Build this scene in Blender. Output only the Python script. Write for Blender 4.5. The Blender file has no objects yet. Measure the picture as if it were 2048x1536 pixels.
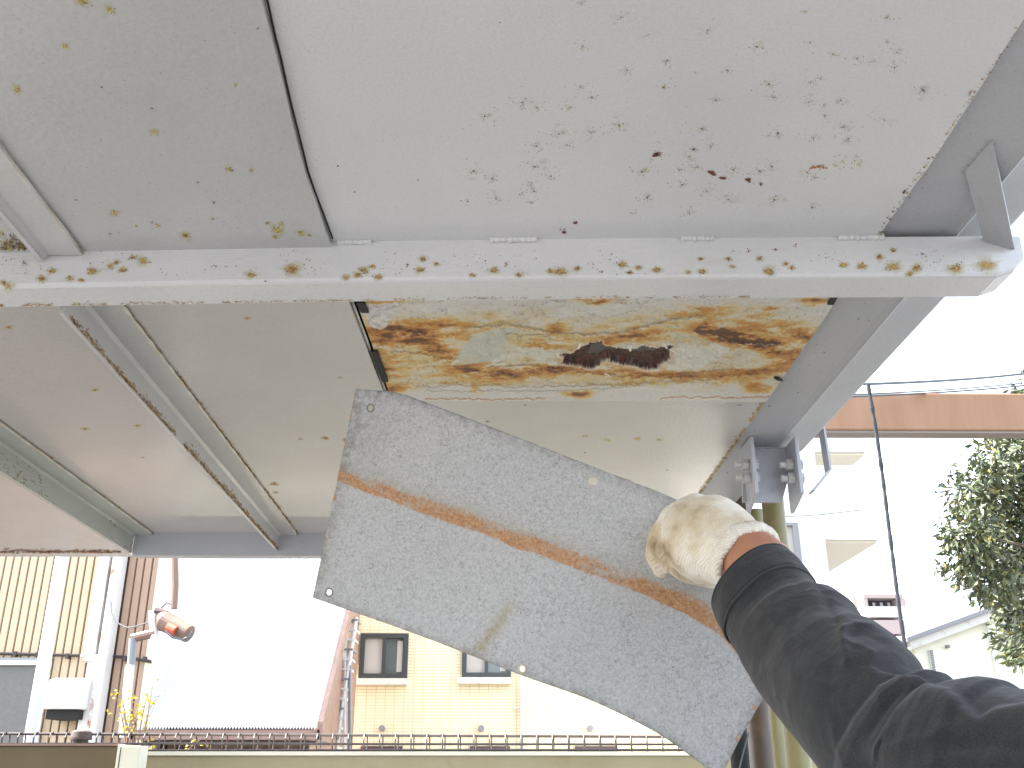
import bpy, bmesh, math, random
from mathutils import Vector, Matrix, noise
random.seed(11)
sc = bpy.context.scene
COL = sc.collection
R = math.radians

# ------------------------------------------------------------------ camera
EYE = 1.55
PITCH, YAW, FPX = R(21.85), R(-0.65), 1950.0
cam = bpy.data.cameras.new("camera"); camo = bpy.data.objects.new("camera", cam); COL.objects.link(camo)
camo.location = (0, 0, EYE); camo.rotation_euler = (math.pi/2 + PITCH, 0, YAW)
cam.sensor_width = 36; cam.lens = FPX/2048*36; cam.clip_start = 0.02; cam.clip_end = 2000
sc.camera = camo
# ------------------------------------------------------------------ light
SUN_EL, SUN_AZ = R(55), R(278)      # azimuth: where the sun stands, clockwise from +Y
w = bpy.data.worlds.new("World"); sc.world = w; w.use_nodes = True
nt = w.node_tree; nt.nodes.clear()
sky = nt.nodes.new("ShaderNodeTexSky"); sky.sky_type = 'NISHITA'; sky.sun_disc = False
sky.sun_elevation = SUN_EL; sky.sun_rotation = SUN_AZ; sky.dust_density = 3.0; sky.air_density = 1.0
bg = nt.nodes.new("ShaderNodeBackground"); bg.inputs[1].default_value = 0.15
wo = nt.nodes.new("ShaderNodeOutputWorld")
hs = nt.nodes.new('ShaderNodeHueSaturation'); hs.inputs['Saturation'].default_value = .55     # thin bright haze
nt.links.new(sky.outputs[0], hs.inputs['Color']); nt.links.new(hs.outputs[0], bg.inputs[0]); nt.links.new(bg.outputs[0], wo.inputs[0])
sun = bpy.data.lights.new("sun", 'SUN'); sun.energy = 3.2; sun.angle = R(0.5); sun.color = (1, .95, .87)
suno = bpy.data.objects.new("sun", sun); COL.objects.link(suno)
sd = Vector((math.sin(SUN_AZ)*math.cos(SUN_EL), math.cos(SUN_AZ)*math.cos(SUN_EL), math.sin(SUN_EL)))
suno.rotation_euler = sd.to_track_quat('Z', 'Y').to_euler()
sc.view_settings.view_transform = 'Standard'; sc.view_settings.look = 'None'
sc.view_settings.gamma = 1; sc.view_settings.use_curve_mapping = False
sc.view_settings.exposure = 2.75

# ------------------------------------------------------------------ geometry helpers
_cr = camo.rotation_euler.to_matrix()
CR, CU, CF = _cr @ Vector((1,0,0)), _cr @ Vector((0,1,0)), _cr @ Vector((0,0,-1))
CE = Vector((0, 0, EYE))
def ray(u, v): return CF + CR*((u-1024)/FPX) + CU*((768-v)/FPX)
def PY(u, v, Y): r = ray(u, v); return CE + r*(Y/r.y)                 # on the plane y = Y
def PZ(u, v, z): r = ray(u, v); return CE + r*(z/r.z)                 # on the plane z = z above the eye
def PX(u, v, X): r = ray(u, v); return CE + r*(X/r.x)
def PD(u, v, d): return CE + ray(u, v)*d                              # at depth d
ROOT = {}
def empty(name, loc, label, cat, group=None):
    o = bpy.data.objects.new(name, None); COL.objects.link(o); o.location = loc
    o.empty_display_size = .1
    o['label'] = label; o['category'] = cat
    if group: o['group'] = group
    ROOT[o.name] = Vector(loc)
    return o
def tag(o, label=None, cat=None, group=None, kind=None):
    if label: o['label'] = label
    if cat: o['category'] = cat
    if group: o['group'] = group
    if kind: o['kind'] = kind
    return o
class MB:
    def __init__(s): s.v = []; s.f = []
    def add(s, vs, fs):
        n = len(s.v); s.v += [Vector(a) for a in vs]; s.f += [[n+i for i in f] for f in fs]; return s
    def box(s, x0, x1, y0, y1, z0, z1):
        return s.add([(x0,y0,z0),(x1,y0,z0),(x1,y1,z0),(x0,y1,z0),(x0,y0,z1),(x1,y0,z1),(x1,y1,z1),(x0,y1,z1)],
              [(0,3,2,1),(4,5,6,7),(0,1,5,4),(1,2,6,5),(2,3,7,6),(3,0,4,7)])
    def hexa(s, a): return s.add(a, [(0,3,2,1),(4,5,6,7),(0,1,5,4),(1,2,6,5),(2,3,7,6),(3,0,4,7)])
    def tube(s, pts, r, n=10, caps=True):
        pts = [Vector(p) for p in pts]; rs = r if isinstance(r, (list, tuple)) else [r]*len(pts)
        base = len(s.v); up = None
        for i, p in enumerate(pts):
            d = (pts[min(i+1, len(pts)-1)] - pts[max(i-1, 0)]).normalized()
            if up is None: up = d.orthogonal().normalized()
            up = (up - d*up.dot(d)).normalized(); q = d.cross(up)
            for k in range(n):
                a = 2*math.pi*k/n; s.v.append(p + (up*math.cos(a) + q*math.sin(a))*rs[i])
        for i in range(len(pts)-1):
            for k in range(n):
                a = base+i*n+k; b = base+i*n+(k+1) % n; s.f.append([a, b, b+n, a+n])
        if caps:
            s.f.append([base+k for k in range(n)][::-1]); s.f.append([base+(len(pts)-1)*n+k for k in range(n)])
        return s
    def prism(s, prof, f0, f1):               # prof: 2D list; f0/f1 map (a,b)->3D at both ends
        n = len(prof); vs = [f0(*p) for p in prof] + [f1(*p) for p in prof]
        fs = [[i, (i+1) % n, n+(i+1) % n, n+i] for i in range(n)] + [list(range(n))[::-1], list(range(n, 2*n))]
        return s.add(vs, fs)
    def build(s, name, mat, parent=None, smooth=False, loc=None, bevel=0, local=False):
        off = Vector((0,0,0))
        if parent is not None and not local: off = ROOT[parent.name]
        if loc is not None: off = Vector(loc)
        me = bpy.data.meshes.new(name); me.from_pydata([tuple(v-off) for v in s.v], [], s.f)
        bm = bmesh.new(); bm.from_mesh(me); bmesh.ops.recalc_face_normals(bm, faces=bm.faces); bm.to_mesh(me); bm.free()
        me.materials.append(mat)
        if smooth:
            for p in me.polygons: p.use_smooth = True
        o = bpy.data.objects.new(name, me); COL.objects.link(o)
        if parent is not None:
            o.parent = parent
            if loc is not None: o.location = Vector(loc) - ROOT[parent.name]; ROOT[o.name] = Vector(loc)
            else: ROOT[o.name] = ROOT[parent.name]
        else:
            o.location = off; ROOT[o.name] = off
        if bevel:
            m = o.modifiers.new("b", 'BEVEL'); m.width = bevel; m.segments = 2; m.limit_method = 'ANGLE'
        return o
def share(o, parent, loc):                    # alike piece on the same mesh
    c = o.copy(); COL.objects.link(c); c.parent = parent; c.location = loc; return c
def inst(o, parent, delta):
    c = o.copy(); COL.objects.link(c); c.parent = parent; c.location = Vector(o.location)+Vector(delta); return c

# ------------------------------------------------------------------ materials
def new(name):
    m = bpy.data.materials.new(name); m.use_nodes = True; t = m.node_tree; t.nodes.clear()
    return m, t, lambda ty: t.nodes.new(ty), lambda a, b: t.links.new(a, b)
def setp(p, **k):
    for a, b in k.items():
        a = a.replace('_', ' ')
        if a in p.inputs: p.inputs[a].default_value = b
def rgba(c): return (c[0], c[1], c[2], 1)
def mat(name, col, rough=.6, col2=None, scale=8, bump=.0, bscale=60, metal=0, spec=.5, lo=.35, hi=.65,
        fine=0, fscale=300, stretch=(1,1,1), coat=0, dirt=None, dscale=3, dlo=.55, dhi=.75, trans=0, bdist=.002):
    m, t, N, L = new(name)
    out = N('ShaderNodeOutputMaterial'); p = N('ShaderNodeBsdfPrincipled'); L(p.outputs[0], out.inputs[0])
    setp(p, Roughness=rough, Metallic=metal, Specular_IOR_Level=spec, Coat_Weight=coat, Coat_Roughness=.15, Transmission_Weight=trans)
    p.inputs['Base Color'].default_value = rgba(col)
    tc = N('ShaderNodeTexCoord'); mp = N('ShaderNodeMapping'); L(tc.outputs['Object'], mp.inputs[0]); mp.inputs['Scale'].default_value = stretch
    cur = None
    if col2:
        n = N('ShaderNodeTexNoise'); n.inputs['Scale'].default_value = scale; n.inputs['Detail'].default_value = 8; n.inputs['Roughness'].default_value = .62
        L(mp.outputs[0], n.inputs[0]); r = N('ShaderNodeValToRGB'); L(n.outputs[0], r.inputs[0])
        r.color_ramp.elements[0].position = lo; r.color_ramp.elements[1].position = hi
        r.color_ramp.elements[0].color = rgba(col); r.color_ramp.elements[1].color = rgba(col2); cur = r.outputs[0]
    if dirt:
        n = N('ShaderNodeTexNoise'); n.inputs['Scale'].default_value = dscale; n.inputs['Detail'].default_value = 10; n.inputs['Roughness'].default_value = .7
        L(mp.outputs[0], n.inputs[0]); mr = N('ShaderNodeMapRange'); L(n.outputs[0], mr.inputs[0])
        mr.inputs[1].default_value = dlo; mr.inputs[2].default_value = dhi
        mx = N('ShaderNodeMix'); mx.data_type = 'RGBA'; L(mr.outputs[0], mx.inputs[0])
        if cur: L(cur, mx.inputs[6])
        else: mx.inputs[6].default_value = rgba(col)
        mx.inputs[7].default_value = rgba(dirt); cur = mx.outputs[2]
    if fine:
        n = N('ShaderNodeTexNoise'); n.inputs['Scale'].default_value = fscale; n.inputs['Detail'].default_value = 3; L(mp.outputs[0], n.inputs[0])
        mr = N('ShaderNodeMapRange'); L(n.outputs[0], mr.inputs[0]); mr.inputs[1].default_value = .3; mr.inputs[2].default_value = .7
        mr.inputs[3].default_value = 1-fine; mr.inputs[4].default_value = 1+fine
        mx = N('ShaderNodeMix'); mx.data_type = 'RGBA'; mx.blend_type = 'MULTIPLY'; mx.inputs[0].default_value = 1
        if cur: L(cur, mx.inputs[6])
        else: mx.inputs[6].default_value = rgba(col)
        L(mr.outputs[0], mx.inputs[7]); cur = mx.outputs[2]
    if cur: L(cur, p.inputs['Base Color'])
    if bump:
        n = N('ShaderNodeTexNoise'); n.inputs['Scale'].default_value = bscale; n.inputs['Detail'].default_value = 5; L(mp.outputs[0], n.inputs[0])
        b = N('ShaderNodeBump'); b.inputs['Strength'].default_value = bump; b.inputs['Distance'].default_value = bdist
        L(n.outputs[0], b.inputs['Height']); L(b.outputs[0], p.inputs['Normal'])
    m['p'] = p.name
    return m
def paint(name, c, c2, rough=.3, dirt=None, **k):
    a = dict(col2=c2, scale=2.2, bump=.45, bscale=160, fine=.05, fscale=420, coat=.25, spec=.5, bdist=.0012, dirt=dirt, dscale=5, dlo=.6, dhi=.8)
    a.update(k); return mat(name, c, rough, **a)
M = {}
M['white_paint'] = paint('white_grey_paint', (.60,.61,.62), (.655,.66,.665), .28)
M['grey_paint']  = paint('grey_paint', (.44,.445,.45), (.50,.50,.50), .30, dirt=(.42,.40,.36))
M['tan_paint']   = paint('tan_grey_paint', (.455,.448,.435), (.52,.512,.50), .27)
M['beam_paint']  = paint('beam_paint', (.60,.61,.625), (.67,.675,.69), .27, dirt=(.55,.54,.5), stretch=(1,1,3))
M['green_paint'] = paint('green_grey_paint', (.39,.42,.385), (.45,.475,.45), .4, dirt=(.30,.27,.15))
M['blue_paint']  = paint('blue_grey_paint', (.40,.42,.46), (.47,.49,.53), .35, dirt=(.36,.36,.36))
M['angle_paint'] = paint('angle_grey_paint', (.47,.47,.47), (.54,.54,.54), .32, dirt=(.45,.43,.36))
M['girder_paint'] = paint('girder_paint', (.37,.38,.40), (.43,.44,.46), .5, dirt=(.34,.34,.33), coat=0)
M['weld'] = mat('weld_bead', (.62,.62,.6), .35, col2=(.50,.44,.30), scale=25, bump=.6, bscale=200, coat=.3)
M['dark_gap'] = mat('dark_gap', (.015,.014,.013), .8)
M['black_tape'] = mat('black_rubber', (.012,.012,.013), .7, bump=.2)
M['deck_concrete'] = mat('deck_concrete', (.25,.25,.24), .9, col2=(.32,.31,.3))
M['concrete'] = mat('ground_asphalt', (.085,.083,.08), .9, col2=(.12,.115,.11), scale=1.2, bump=.3, bscale=40, dirt=(.06,.06,.058), dscale=.6)
M['khaki'] = mat('khaki_wall', (.30,.255,.14), .55, col2=(.36,.31,.19), scale=3, bump=.2, bscale=80, dirt=(.22,.18,.09), dscale=4)
M['olive'] = mat('olive_panel', (.095,.070,.028), .6, col2=(.115,.085,.038), scale=4, bump=.1)
M['cream'] = mat('cream_paint', (.66,.65,.52), .5, col2=(.72,.70,.58))
M['wire'] = mat('brown_wire', (.030,.024,.024), .5, col2=(.055,.040,.038), scale=40)
M['siding'] = mat('beige_siding', (.50,.385,.25), .6, col2=(.57,.45,.31), scale=2, stretch=(1,1,.15), dirt=(.50,.30,.10), dscale=3, dlo=.66, dhi=.8)
M['siding_shaded'] = mat('shaded_siding', (.36,.24,.165), .6, col2=(.43,.30,.215), scale=2, stretch=(1,1,.15), dirt=(.30,.2,.13), dscale=3)  # darker pinkish copy of the siding, shade put into the colour
M['joint'] = mat('siding_joint', (.09,.05,.03), .9)
M['white_pipe'] = mat('white_pipe', (.60,.61,.65), .35)
M['white_wall'] = mat('white_render', (.80,.80,.78), .8, col2=(.76,.76,.74), scale=1)
M['white_metal'] = mat('white_metal', (.72,.72,.70), .45, col2=(.66,.66,.64))
M['rust_white'] = mat('rusty_white_metal', (.75,.74,.7), .6, dirt=(.38,.13,.03), dscale=6, dlo=.5, dhi=.62)
M['roof'] = mat('pale_roof', (.78,.78,.78), .5, col2=(.72,.72,.71), scale=1)
M['fascia'] = mat('brown_fascia', (.22,.13,.10), .5, col2=(.28,.18,.14))
M['brown_dark'] = mat('dark_brown', (.07,.045,.04), .6)
M['grey_shutter'] = mat('grey_shutter', (.125,.122,.11), .5, fine=.08, fscale=40)
M['glass'] = mat('window_glass', (.10,.12,.12), .05, spec=.8)
M['curtain'] = mat('curtain', (.42,.40,.36), .9)
M['alu_dark'] = mat('dark_aluminium', (.035,.04,.04), .4)
M['alu_grey'] = mat('grey_aluminium', (.22,.22,.23), .4)
M['sill'] = mat('sill', (.6,.58,.52), .7, dirt=(.25,.2,.12), dscale=5)
M['orange'] = mat('orange_brown_beam', (.25,.137,.072), .6, col2=(.28,.16,.09), scale=2, stretch=(3,1,.5), dirt=(.31,.185,.115), dscale=2, dlo=.45, dhi=.8)
M['under_orange'] = mat('grey_under', (.22,.19,.17), .6)
M['rope'] = mat('black_rope', (.02,.022,.03), .8, bump=.8, bscale=200)
M['cable'] = mat('grey_cable', (.10,.11,.12), .7)
M['pipe_khaki'] = mat('khaki_pipe', (.21,.185,.075), .4, col2=(.26,.23,.10), scale=5, dirt=(.33,.23,.11), dscale=9, dlo=.6, dhi=.66)
M['pipe_brown'] = mat('brown_pipe', (.085,.065,.04), .5, col2=(.13,.09,.06), scale=6, dirt=(.3,.14,.07), dscale=9)
M['pipe_grey'] = mat('grey_pipe', (.22,.24,.25), .4)
M['brown_pipe'] = mat('drain_brown', (.19,.12,.09), .5)
M['red'] = mat('red_lining', (.5,.09,.04), .5)
M['skin'] = mat('skin', (.40,.175,.10), .5, col2=(.50,.25,.155), scale=14, bump=.25, bscale=180, dirt=(.36,.13,.07), dscale=20)
M['trunk'] = mat('bark', (.10,.075,.05), .9, bump=.6, bscale=40)
M['house_wall'] = mat('pale_yellow_wall', (.78,.76,.62), .8)
M['soffit'] = mat('beige_soffit', (.80,.74,.62), .8)
M['dist_wall'] = mat('distant_wall', (.38,.31,.29), .8)
M['dist_dark'] = mat('distant_dark', (.10,.09,.10), .7)
M['dist_white'] = mat('distant_white', (.75,.75,.75), .7)
M['flower'] = mat('yellow_flower', (.62,.48,.02), .6, col2=(.5,.42,.05), scale=30)
M['twig'] = mat('twig', (.20,.13,.08), .8)

def attr_mat(name, rough=.5, bump=.5, bscale=250, fine=.12, fscale=260, coat=0, alpha=False, bdist=.001):
    m, t, N, L = new(name)
    out = N('ShaderNodeOutputMaterial'); p = N('ShaderNodeBsdfPrincipled')
    setp(p, Roughness=rough, Coat_Weight=coat)
    a = N('ShaderNodeAttribute'); a.attribute_name = 'Col'
    tc = N('ShaderNodeTexCoord')
    n = N('ShaderNodeTexNoise'); n.inputs['Scale'].default_value = fscale; n.inputs['Detail'].default_value = 6; L(tc.outputs['Object'], n.inputs[0])
    mr = N('ShaderNodeMapRange'); L(n.outputs[0], mr.inputs[0]); mr.inputs[1].default_value = .3; mr.inputs[2].default_value = .7
    mr.inputs[3].default_value = 1-fine; mr.inputs[4].default_value = 1+fine
    mx = N('ShaderNodeMix'); mx.data_type = 'RGBA'; mx.blend_type = 'MULTIPLY'; mx.inputs[0].default_value = 1
    L(a.outputs['Color'], mx.inputs[6]); L(mr.outputs[0], mx.inputs[7]); L(mx.outputs[2], p.inputs['Base Color'])
    n2 = N('ShaderNodeTexNoise'); n2.inputs['Scale'].default_value = bscale; n2.inputs['Detail'].default_value = 6; L(tc.outputs['Object'], n2.inputs[0])
    b = N('ShaderNodeBump'); b.inputs['Strength'].default_value = bump; b.inputs['Distance'].default_value = bdist
    L(n2.outputs[0], b.inputs['Height']); L(b.outputs[0], p.inputs['Normal'])
    if alpha: L(a.outputs['Alpha'], p.inputs['Alpha'])
    L(p.outputs[0], out.inputs[0])
    return m
M['rust_marks'] = attr_mat('rust_marks', .7, .5, 400, .2, 500, alpha=True)
M['rust_panel'] = attr_mat('rust_panel', .45, .22, 260, .10, 240, coat=.1, bdist=.0006)

# galvanised sheet: grey spangle with short dark flecks, rust from the colour attribute
def galv():
    m, t, N, L = new('galvanised_steel')
    out = N('ShaderNodeOutputMaterial'); p = N('ShaderNodeBsdfPrincipled'); L(p.outputs[0], out.inputs[0])
    setp(p, Roughness=.5, Metallic=.15)
    tc = N('ShaderNodeTexCoord')
    def nz(s, d=3, r=.5, dist=0):
        n = N('ShaderNodeTexNoise'); n.inputs['Scale'].default_value = s; n.inputs['Detail'].default_value = d
        n.inputs['Roughness'].default_value = r; n.inputs['Distortion'].default_value = dist; L(tc.outputs['Object'], n.inputs[0]); return n.outputs[0]
    def mrr(x, a, b, c, d):
        mr = N('ShaderNodeMapRange'); L(x, mr.inputs[0])
        for i, v in enumerate((a, b, c, d)): mr.inputs[i+1].default_value = v
        return mr.outputs[0]
    def ma(op, x, y):
        n = N('ShaderNodeMath'); n.operation = op
        for i, q in enumerate((x, y)):
            if isinstance(q, (int, float)): n.inputs[i].default_value = q
            else: L(q, n.inputs[i])
        return n.outputs[0]
    line = ma('ABSOLUTE', ma('SUBTRACT', nz(400, 2, .5, .9), .5), 0)
    fleck = mrr(line, .0, .055, 1, 0)
    gate = mrr(nz(260, 2), .43, .53, 0, 1)
    dens = mrr(nz(60, 4), .38, .62, .45, 1)
    fl = ma('MULTIPLY', ma('MULTIPLY', fleck, gate), dens)
    cr = N('ShaderNodeValToRGB'); L(nz(420, 4, .7), cr.inputs[0])
    cr.color_ramp.elements[0].position = .35; cr.color_ramp.elements[0].color = (.35,.355,.362,1)
    cr.color_ramp.elements[1].position = .65; cr.color_ramp.elements[1].color = (.475,.48,.487,1)
    mx = N('ShaderNodeMix'); mx.data_type = 'RGBA'; L(ma('MULTIPLY', fl, .68), mx.inputs[0]); L(cr.outputs[0], mx.inputs[6]); mx.inputs[7].default_value = (.09,.095,.09,1)
    a = N('ShaderNodeAttribute'); a.attribute_name = 'Col'
    sep = N('ShaderNodeSeparateColor'); L(a.outputs['Color'], sep.inputs[0])
    # R rust, G yellow-green bloom, B grime
    bl = N('ShaderNodeMix'); bl.data_type = 'RGBA'; L(ma('MULTIPLY', sep.outputs[1], mrr(nz(120, 6, .7), .35, .65, .35, 1)), bl.inputs[0]); L(mx.outputs[2], bl.inputs[6]); bl.inputs[7].default_value = (.27,.235,.12,1)
    gr = N('ShaderNodeMix'); gr.data_type = 'RGBA'; L(ma('MULTIPLY', sep.outputs[2], mrr(nz(160, 5, .7), .4, .6, .1, .8)), gr.inputs[0]); L(bl.outputs[2], gr.inputs[6]); gr.inputs[7].default_value = (.17,.17,.15,1)
    rc = N('ShaderNodeValToRGB'); L(nz(380, 5, .75), rc.inputs[0])
    rc.color_ramp.elements[0].position = .35; rc.color_ramp.elements[0].color = (.25,.10,.035,1)
    rc.color_ramp.elements[1].position = .62; rc.color_ramp.elements[1].color = (.50,.27,.12,1)
    rm = ma('MULTIPLY', mrr(ma('ADD', sep.outputs[0], mrr(nz(300, 6, .75), .3, .7, -.38, .30)), .25, .65, 0, 1), .92)
    rr = N('ShaderNodeMix'); rr.data_type = 'RGBA'; L(rm, rr.inputs[0]); L(gr.outputs[2], rr.inputs[6]); L(rc.outputs[0], rr.inputs[7])
    L(rr.outputs[2], p.inputs['Base Color'])
    b = N('ShaderNodeBump'); b.inputs['Strength'].default_value = .25; b.inputs['Distance'].default_value = .0006; L(nz(260, 5), b.inputs['Height']); L(b.outputs[0], p.inputs['Normal'])
    return m
M['galv'] = galv()

def tiles():
    m, t, N, L = new('yellow_tiles')
    out = N('ShaderNodeOutputMaterial'); p = N('ShaderNodeBsdfPrincipled'); L(p.outputs[0], out.inputs[0]); setp(p, Roughness=.5)
    tc = N('ShaderNodeTexCoord'); mp = N('ShaderNodeMapping'); mp.inputs['Rotation'].default_value = (R(90), 0, 0); L(tc.outputs['Object'], mp.inputs[0])
    b = N('ShaderNodeTexBrick'); L(mp.outputs[0], b.inputs[0]); b.offset = 0
    b.inputs['Color1'].default_value = (.78,.70,.47,1); b.inputs['Color2'].default_value = (.82,.75,.53,1); b.inputs['Mortar'].default_value = (.62,.53,.33,1)
    b.inputs['Scale'].default_value = 1; b.inputs['Mortar Size'].default_value = .006; b.inputs['Brick Width'].default_value = .11; b.inputs['Row Height'].default_value = .036
    L(b.outputs[0], p.inputs['Base Color']); return m
M['tiles'] = tiles()

def glove_mat():
    m, t, N, L = new('cotton_knit')
    out = N('ShaderNodeOutputMaterial'); p = N('ShaderNodeBsdfPrincipled'); L(p.outputs[0], out.inputs[0]); setp(p, Roughness=.95, Sheen_Weight=.3, Specular_IOR_Level=.1)
    tc = N('ShaderNodeTexCoord')
    mp = N('ShaderNodeMapping'); L(tc.outputs['Object'], mp.inputs[0]); mp.inputs['Rotation'].default_value = (R(25), 0, R(5))
    wv = N('ShaderNodeTexWave'); wv.bands_direction = 'Z'; wv.inputs['Scale'].default_value = 150; wv.inputs['Distortion'].default_value = 1.2; wv.inputs['Detail'].default_value = 2; wv.inputs['Detail Scale'].default_value = 3
    L(mp.outputs[0], wv.inputs[0])
    n = N('ShaderNodeTexNoise'); n.inputs['Scale'].default_value = 900; n.inputs['Detail'].default_value = 3; L(tc.outputs['Object'], n.inputs[0])
    ad = N('ShaderNodeMath'); ad.operation = 'MULTIPLY_ADD'; L(n.outputs[0], ad.inputs[0]); ad.inputs[1].default_value = .9; L(wv.outputs[1], ad.inputs[2])
    b = N('ShaderNodeBump'); b.inputs['Strength'].default_value = .55; b.inputs['Distance'].default_value = .0008; L(ad.outputs[0], b.inputs['Height']); L(b.outputs[0], p.inputs['Normal'])
    n2 = N('ShaderNodeTexNoise'); n2.inputs['Scale'].default_value = 28; n2.inputs['Detail'].default_value = 6; L(tc.outputs['Object'], n2.inputs[0])
    r = N('ShaderNodeValToRGB'); L(n2.outputs[0], r.inputs[0])
    e = r.color_ramp.elements; e[0].position = .46; e[0].color = (.80,.755,.66,1); e[1].position = .62; e[1].color = (.62,.52,.36,1)
    x = e.new(.74); x.color = (.30,.22,.12,1)
    mx = N('ShaderNodeMix'); mx.data_type = 'RGBA'; mx.blend_type = 'MULTIPLY'; mr = N('ShaderNodeMapRange'); L(ad.outputs[0], mr.inputs[0]); mr.inputs[2].default_value = 1.5; mr.inputs[3].default_value = .82; mr.inputs[4].default_value = 1.08
    mx.inputs[0].default_value = 1; L(r.outputs[0], mx.inputs[6]); L(mr.outputs[0], mx.inputs[7]); L(mx.outputs[2], p.inputs['Base Color'])
    return m
M['glove'] = glove_mat()
M['jacket'] = mat('charcoal_cloth', (.021,.0225,.025), 1, col2=(.030,.031,.033), scale=30, bump=.7, bscale=90, spec=.06, fine=.45, fscale=1500, bdist=.0016, dirt=(.045,.043,.04), dscale=40, dlo=.6, dhi=.85)
_p = M['jacket'].node_tree.nodes[M['jacket']['p']]; setp(_p, Sheen_Weight=.18, Sheen_Roughness=.6)
def leaf_mat():
    m, t, N, L = new('leaves')
    out = N('ShaderNodeOutputMaterial'); p = N('ShaderNodeBsdfPrincipled'); L(p.outputs[0], out.inputs[0]); setp(p, Roughness=.35)
    a = N('ShaderNodeAttribute'); a.attribute_name = 'Col'; L(a.outputs['Color'], p.inputs['Base Color'])
    return m
M['leaf'] = leaf_mat()

# ------------------------------------------------------------------ setting
g = MB().box(-200, 200, -120, 400, -.3, 0).build('ground', M['concrete']); tag(g, kind='structure')
ZC = .5                                       # underside of the deck above the eye
def zz(z): return EYE + z
Y0 = -.9
# ------------------------------------------------------------------ steel walkway overhead
W = empty('steel_walkway', (-.6, 1.0, zz(.5)), 'grey painted steel walkway overhead with rust spots and a corroded patch', 'walkway')
# edge A (lap joint) and edge B (plate / girder)
Apx = [(530,0),(575,190),(612,340),(665,485),(705,607),(738,695),(770,780),(868,1068)]
A = [PZ(u, v, ZC) for u, v in Apx]; A = [Vector((A[0].x-.004, Y0, zz(ZC)))] + A
Bpx = [(2040,50),(1885,292),(1755,475),(1645,640),(1540,790),(1410,975),(1330,1085)]
B = [PZ(u, v, ZC) for u, v in Bpx]; B = [Vector((B[0].x, Y0, zz(ZC)))] + B
def xat(L_, y):
    for a, b in zip(L_, L_[1:]):
        if a.y <= y <= b.y: t = (y-a.y)/(b.y-a.y); return a.x+(b.x-a.x)*t
    return L_[-1].x if y > L_[-1].y else L_[0].x
yb0 = PZ(1020, 478, ZC).y                     # near face of the cross beam
yb1 = PZ(1020, 555, ZC-.045).y
BEAM_Y0 = yb0; BEAM_Y1 = PZ(1020, 600, ZC-.045).y
YF = PZ(450, 1066, ZC-.006).y                 # far edge angle, near face
yp1 = PZ(1150, 797, ZC).y                     # far end of the rusted panel
print('beam', BEAM_Y0, BEAM_Y1, yb1, 'far', YF, 'panel', yp1, 'A', [round(a.x,3) for a in A], 'B', [round(a.x,3) for a in B])
def plate_between(name, ya, yb, z, m, n=14, xa=lambda y: xat(A, y), xb=lambda y: xat(B, y), th=.006, jag=0):
    mb = MB(); vs = []
    for i in range(n+1):
        y = ya+(yb-ya)*i/n
        j = jag*noise.noise(Vector((y*60, 3, 1)))
        vs += [(xa(y), y, zz(z)), (xb(y)+j, y, zz(z)), (xb(y)+j, y, zz(z+th)), (xa(y), y, zz(z+th))]
    fs = []
    for i in range(n):
        for k in range(4):
            a, b = i*4+k, i*4+(k+1) % 4; fs.append([a, b, b+4, a+4])
    fs += [[0,1,2,3][::-1], [4*n+k for k in range(4)]]
    return mb.add(vs, fs).build(name, m, W)
tag(plate_between('deck_plate', Y0, BEAM_Y0+.02, ZC, M['white_paint'], n=60, jag=.002), 'pale plate peppered with star shaped rust spots')
tag(plate_between('deck_plate', yp1, YF, ZC, M['tan_paint'], n=60, jag=.003), 'glossy plate beyond the corroded patch')
xl = lambda y: xat(A, y)
ZL = ZC-.006
tag(plate_between('deck_plate', Y0, BEAM_Y0+.02, ZL, M['grey_paint'], n=40, xa=lambda y: -2.4, xb=lambda y: xl(y)+.0012*noise.noise(Vector((y*40,0,0))), th=.0055), 'dull grey plate with yellow rust dots')
XG = None
rootG = PZ(268, 1063, ZL)                      # green angle root
tag(plate_between('deck_plate', BEAM_Y0+.02, YF, ZL, M['tan_paint'], n=40, xa=lambda y: -2.4, xb=lambda y: xl(y)-.001, th=.0055), 'beige grey plate behind the cross beam')
# seam along A
mb = MB(); pts = [Vector((xat(A, y)+.0015, y, zz(ZC-.0005))) for y in [Y0+(BEAM_Y0-Y0)*i/60 for i in range(61)]]
mb.tube([p+Vector((.0012*noise.noise(Vector((p.y*50,1,0))),0,0)) for p in pts], .0009, 6).build('seam', M['dark_gap'], W)
mb = MB(); mb.tube([Vector((xat(A, y)+.001, y, zz(ZC-.0008))) for y in [BEAM_Y1+(yp1-BEAM_Y1)*i/20 for i in range(21)]], .0016, 6).build('seam', M['weld'], W)
# top slab keeps light out
MB().box(-2.4, .56, Y0, YF+.03, zz(.58), zz(.66)).build('deck_slab', M['deck_concrete'], W)
MB().box(-2.4, .50, -1.2, 2.4, zz(2.75), zz(2.87)).build('unseen_shade_slab', M['deck_concrete'], W)  # added slab, out of view, casts shade on the parapet and fence
MB().box(-2.4, .50, Y0-.012, Y0, zz(.46), zz(.58)).build('end_plate', M['grey_paint'], W)
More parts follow.
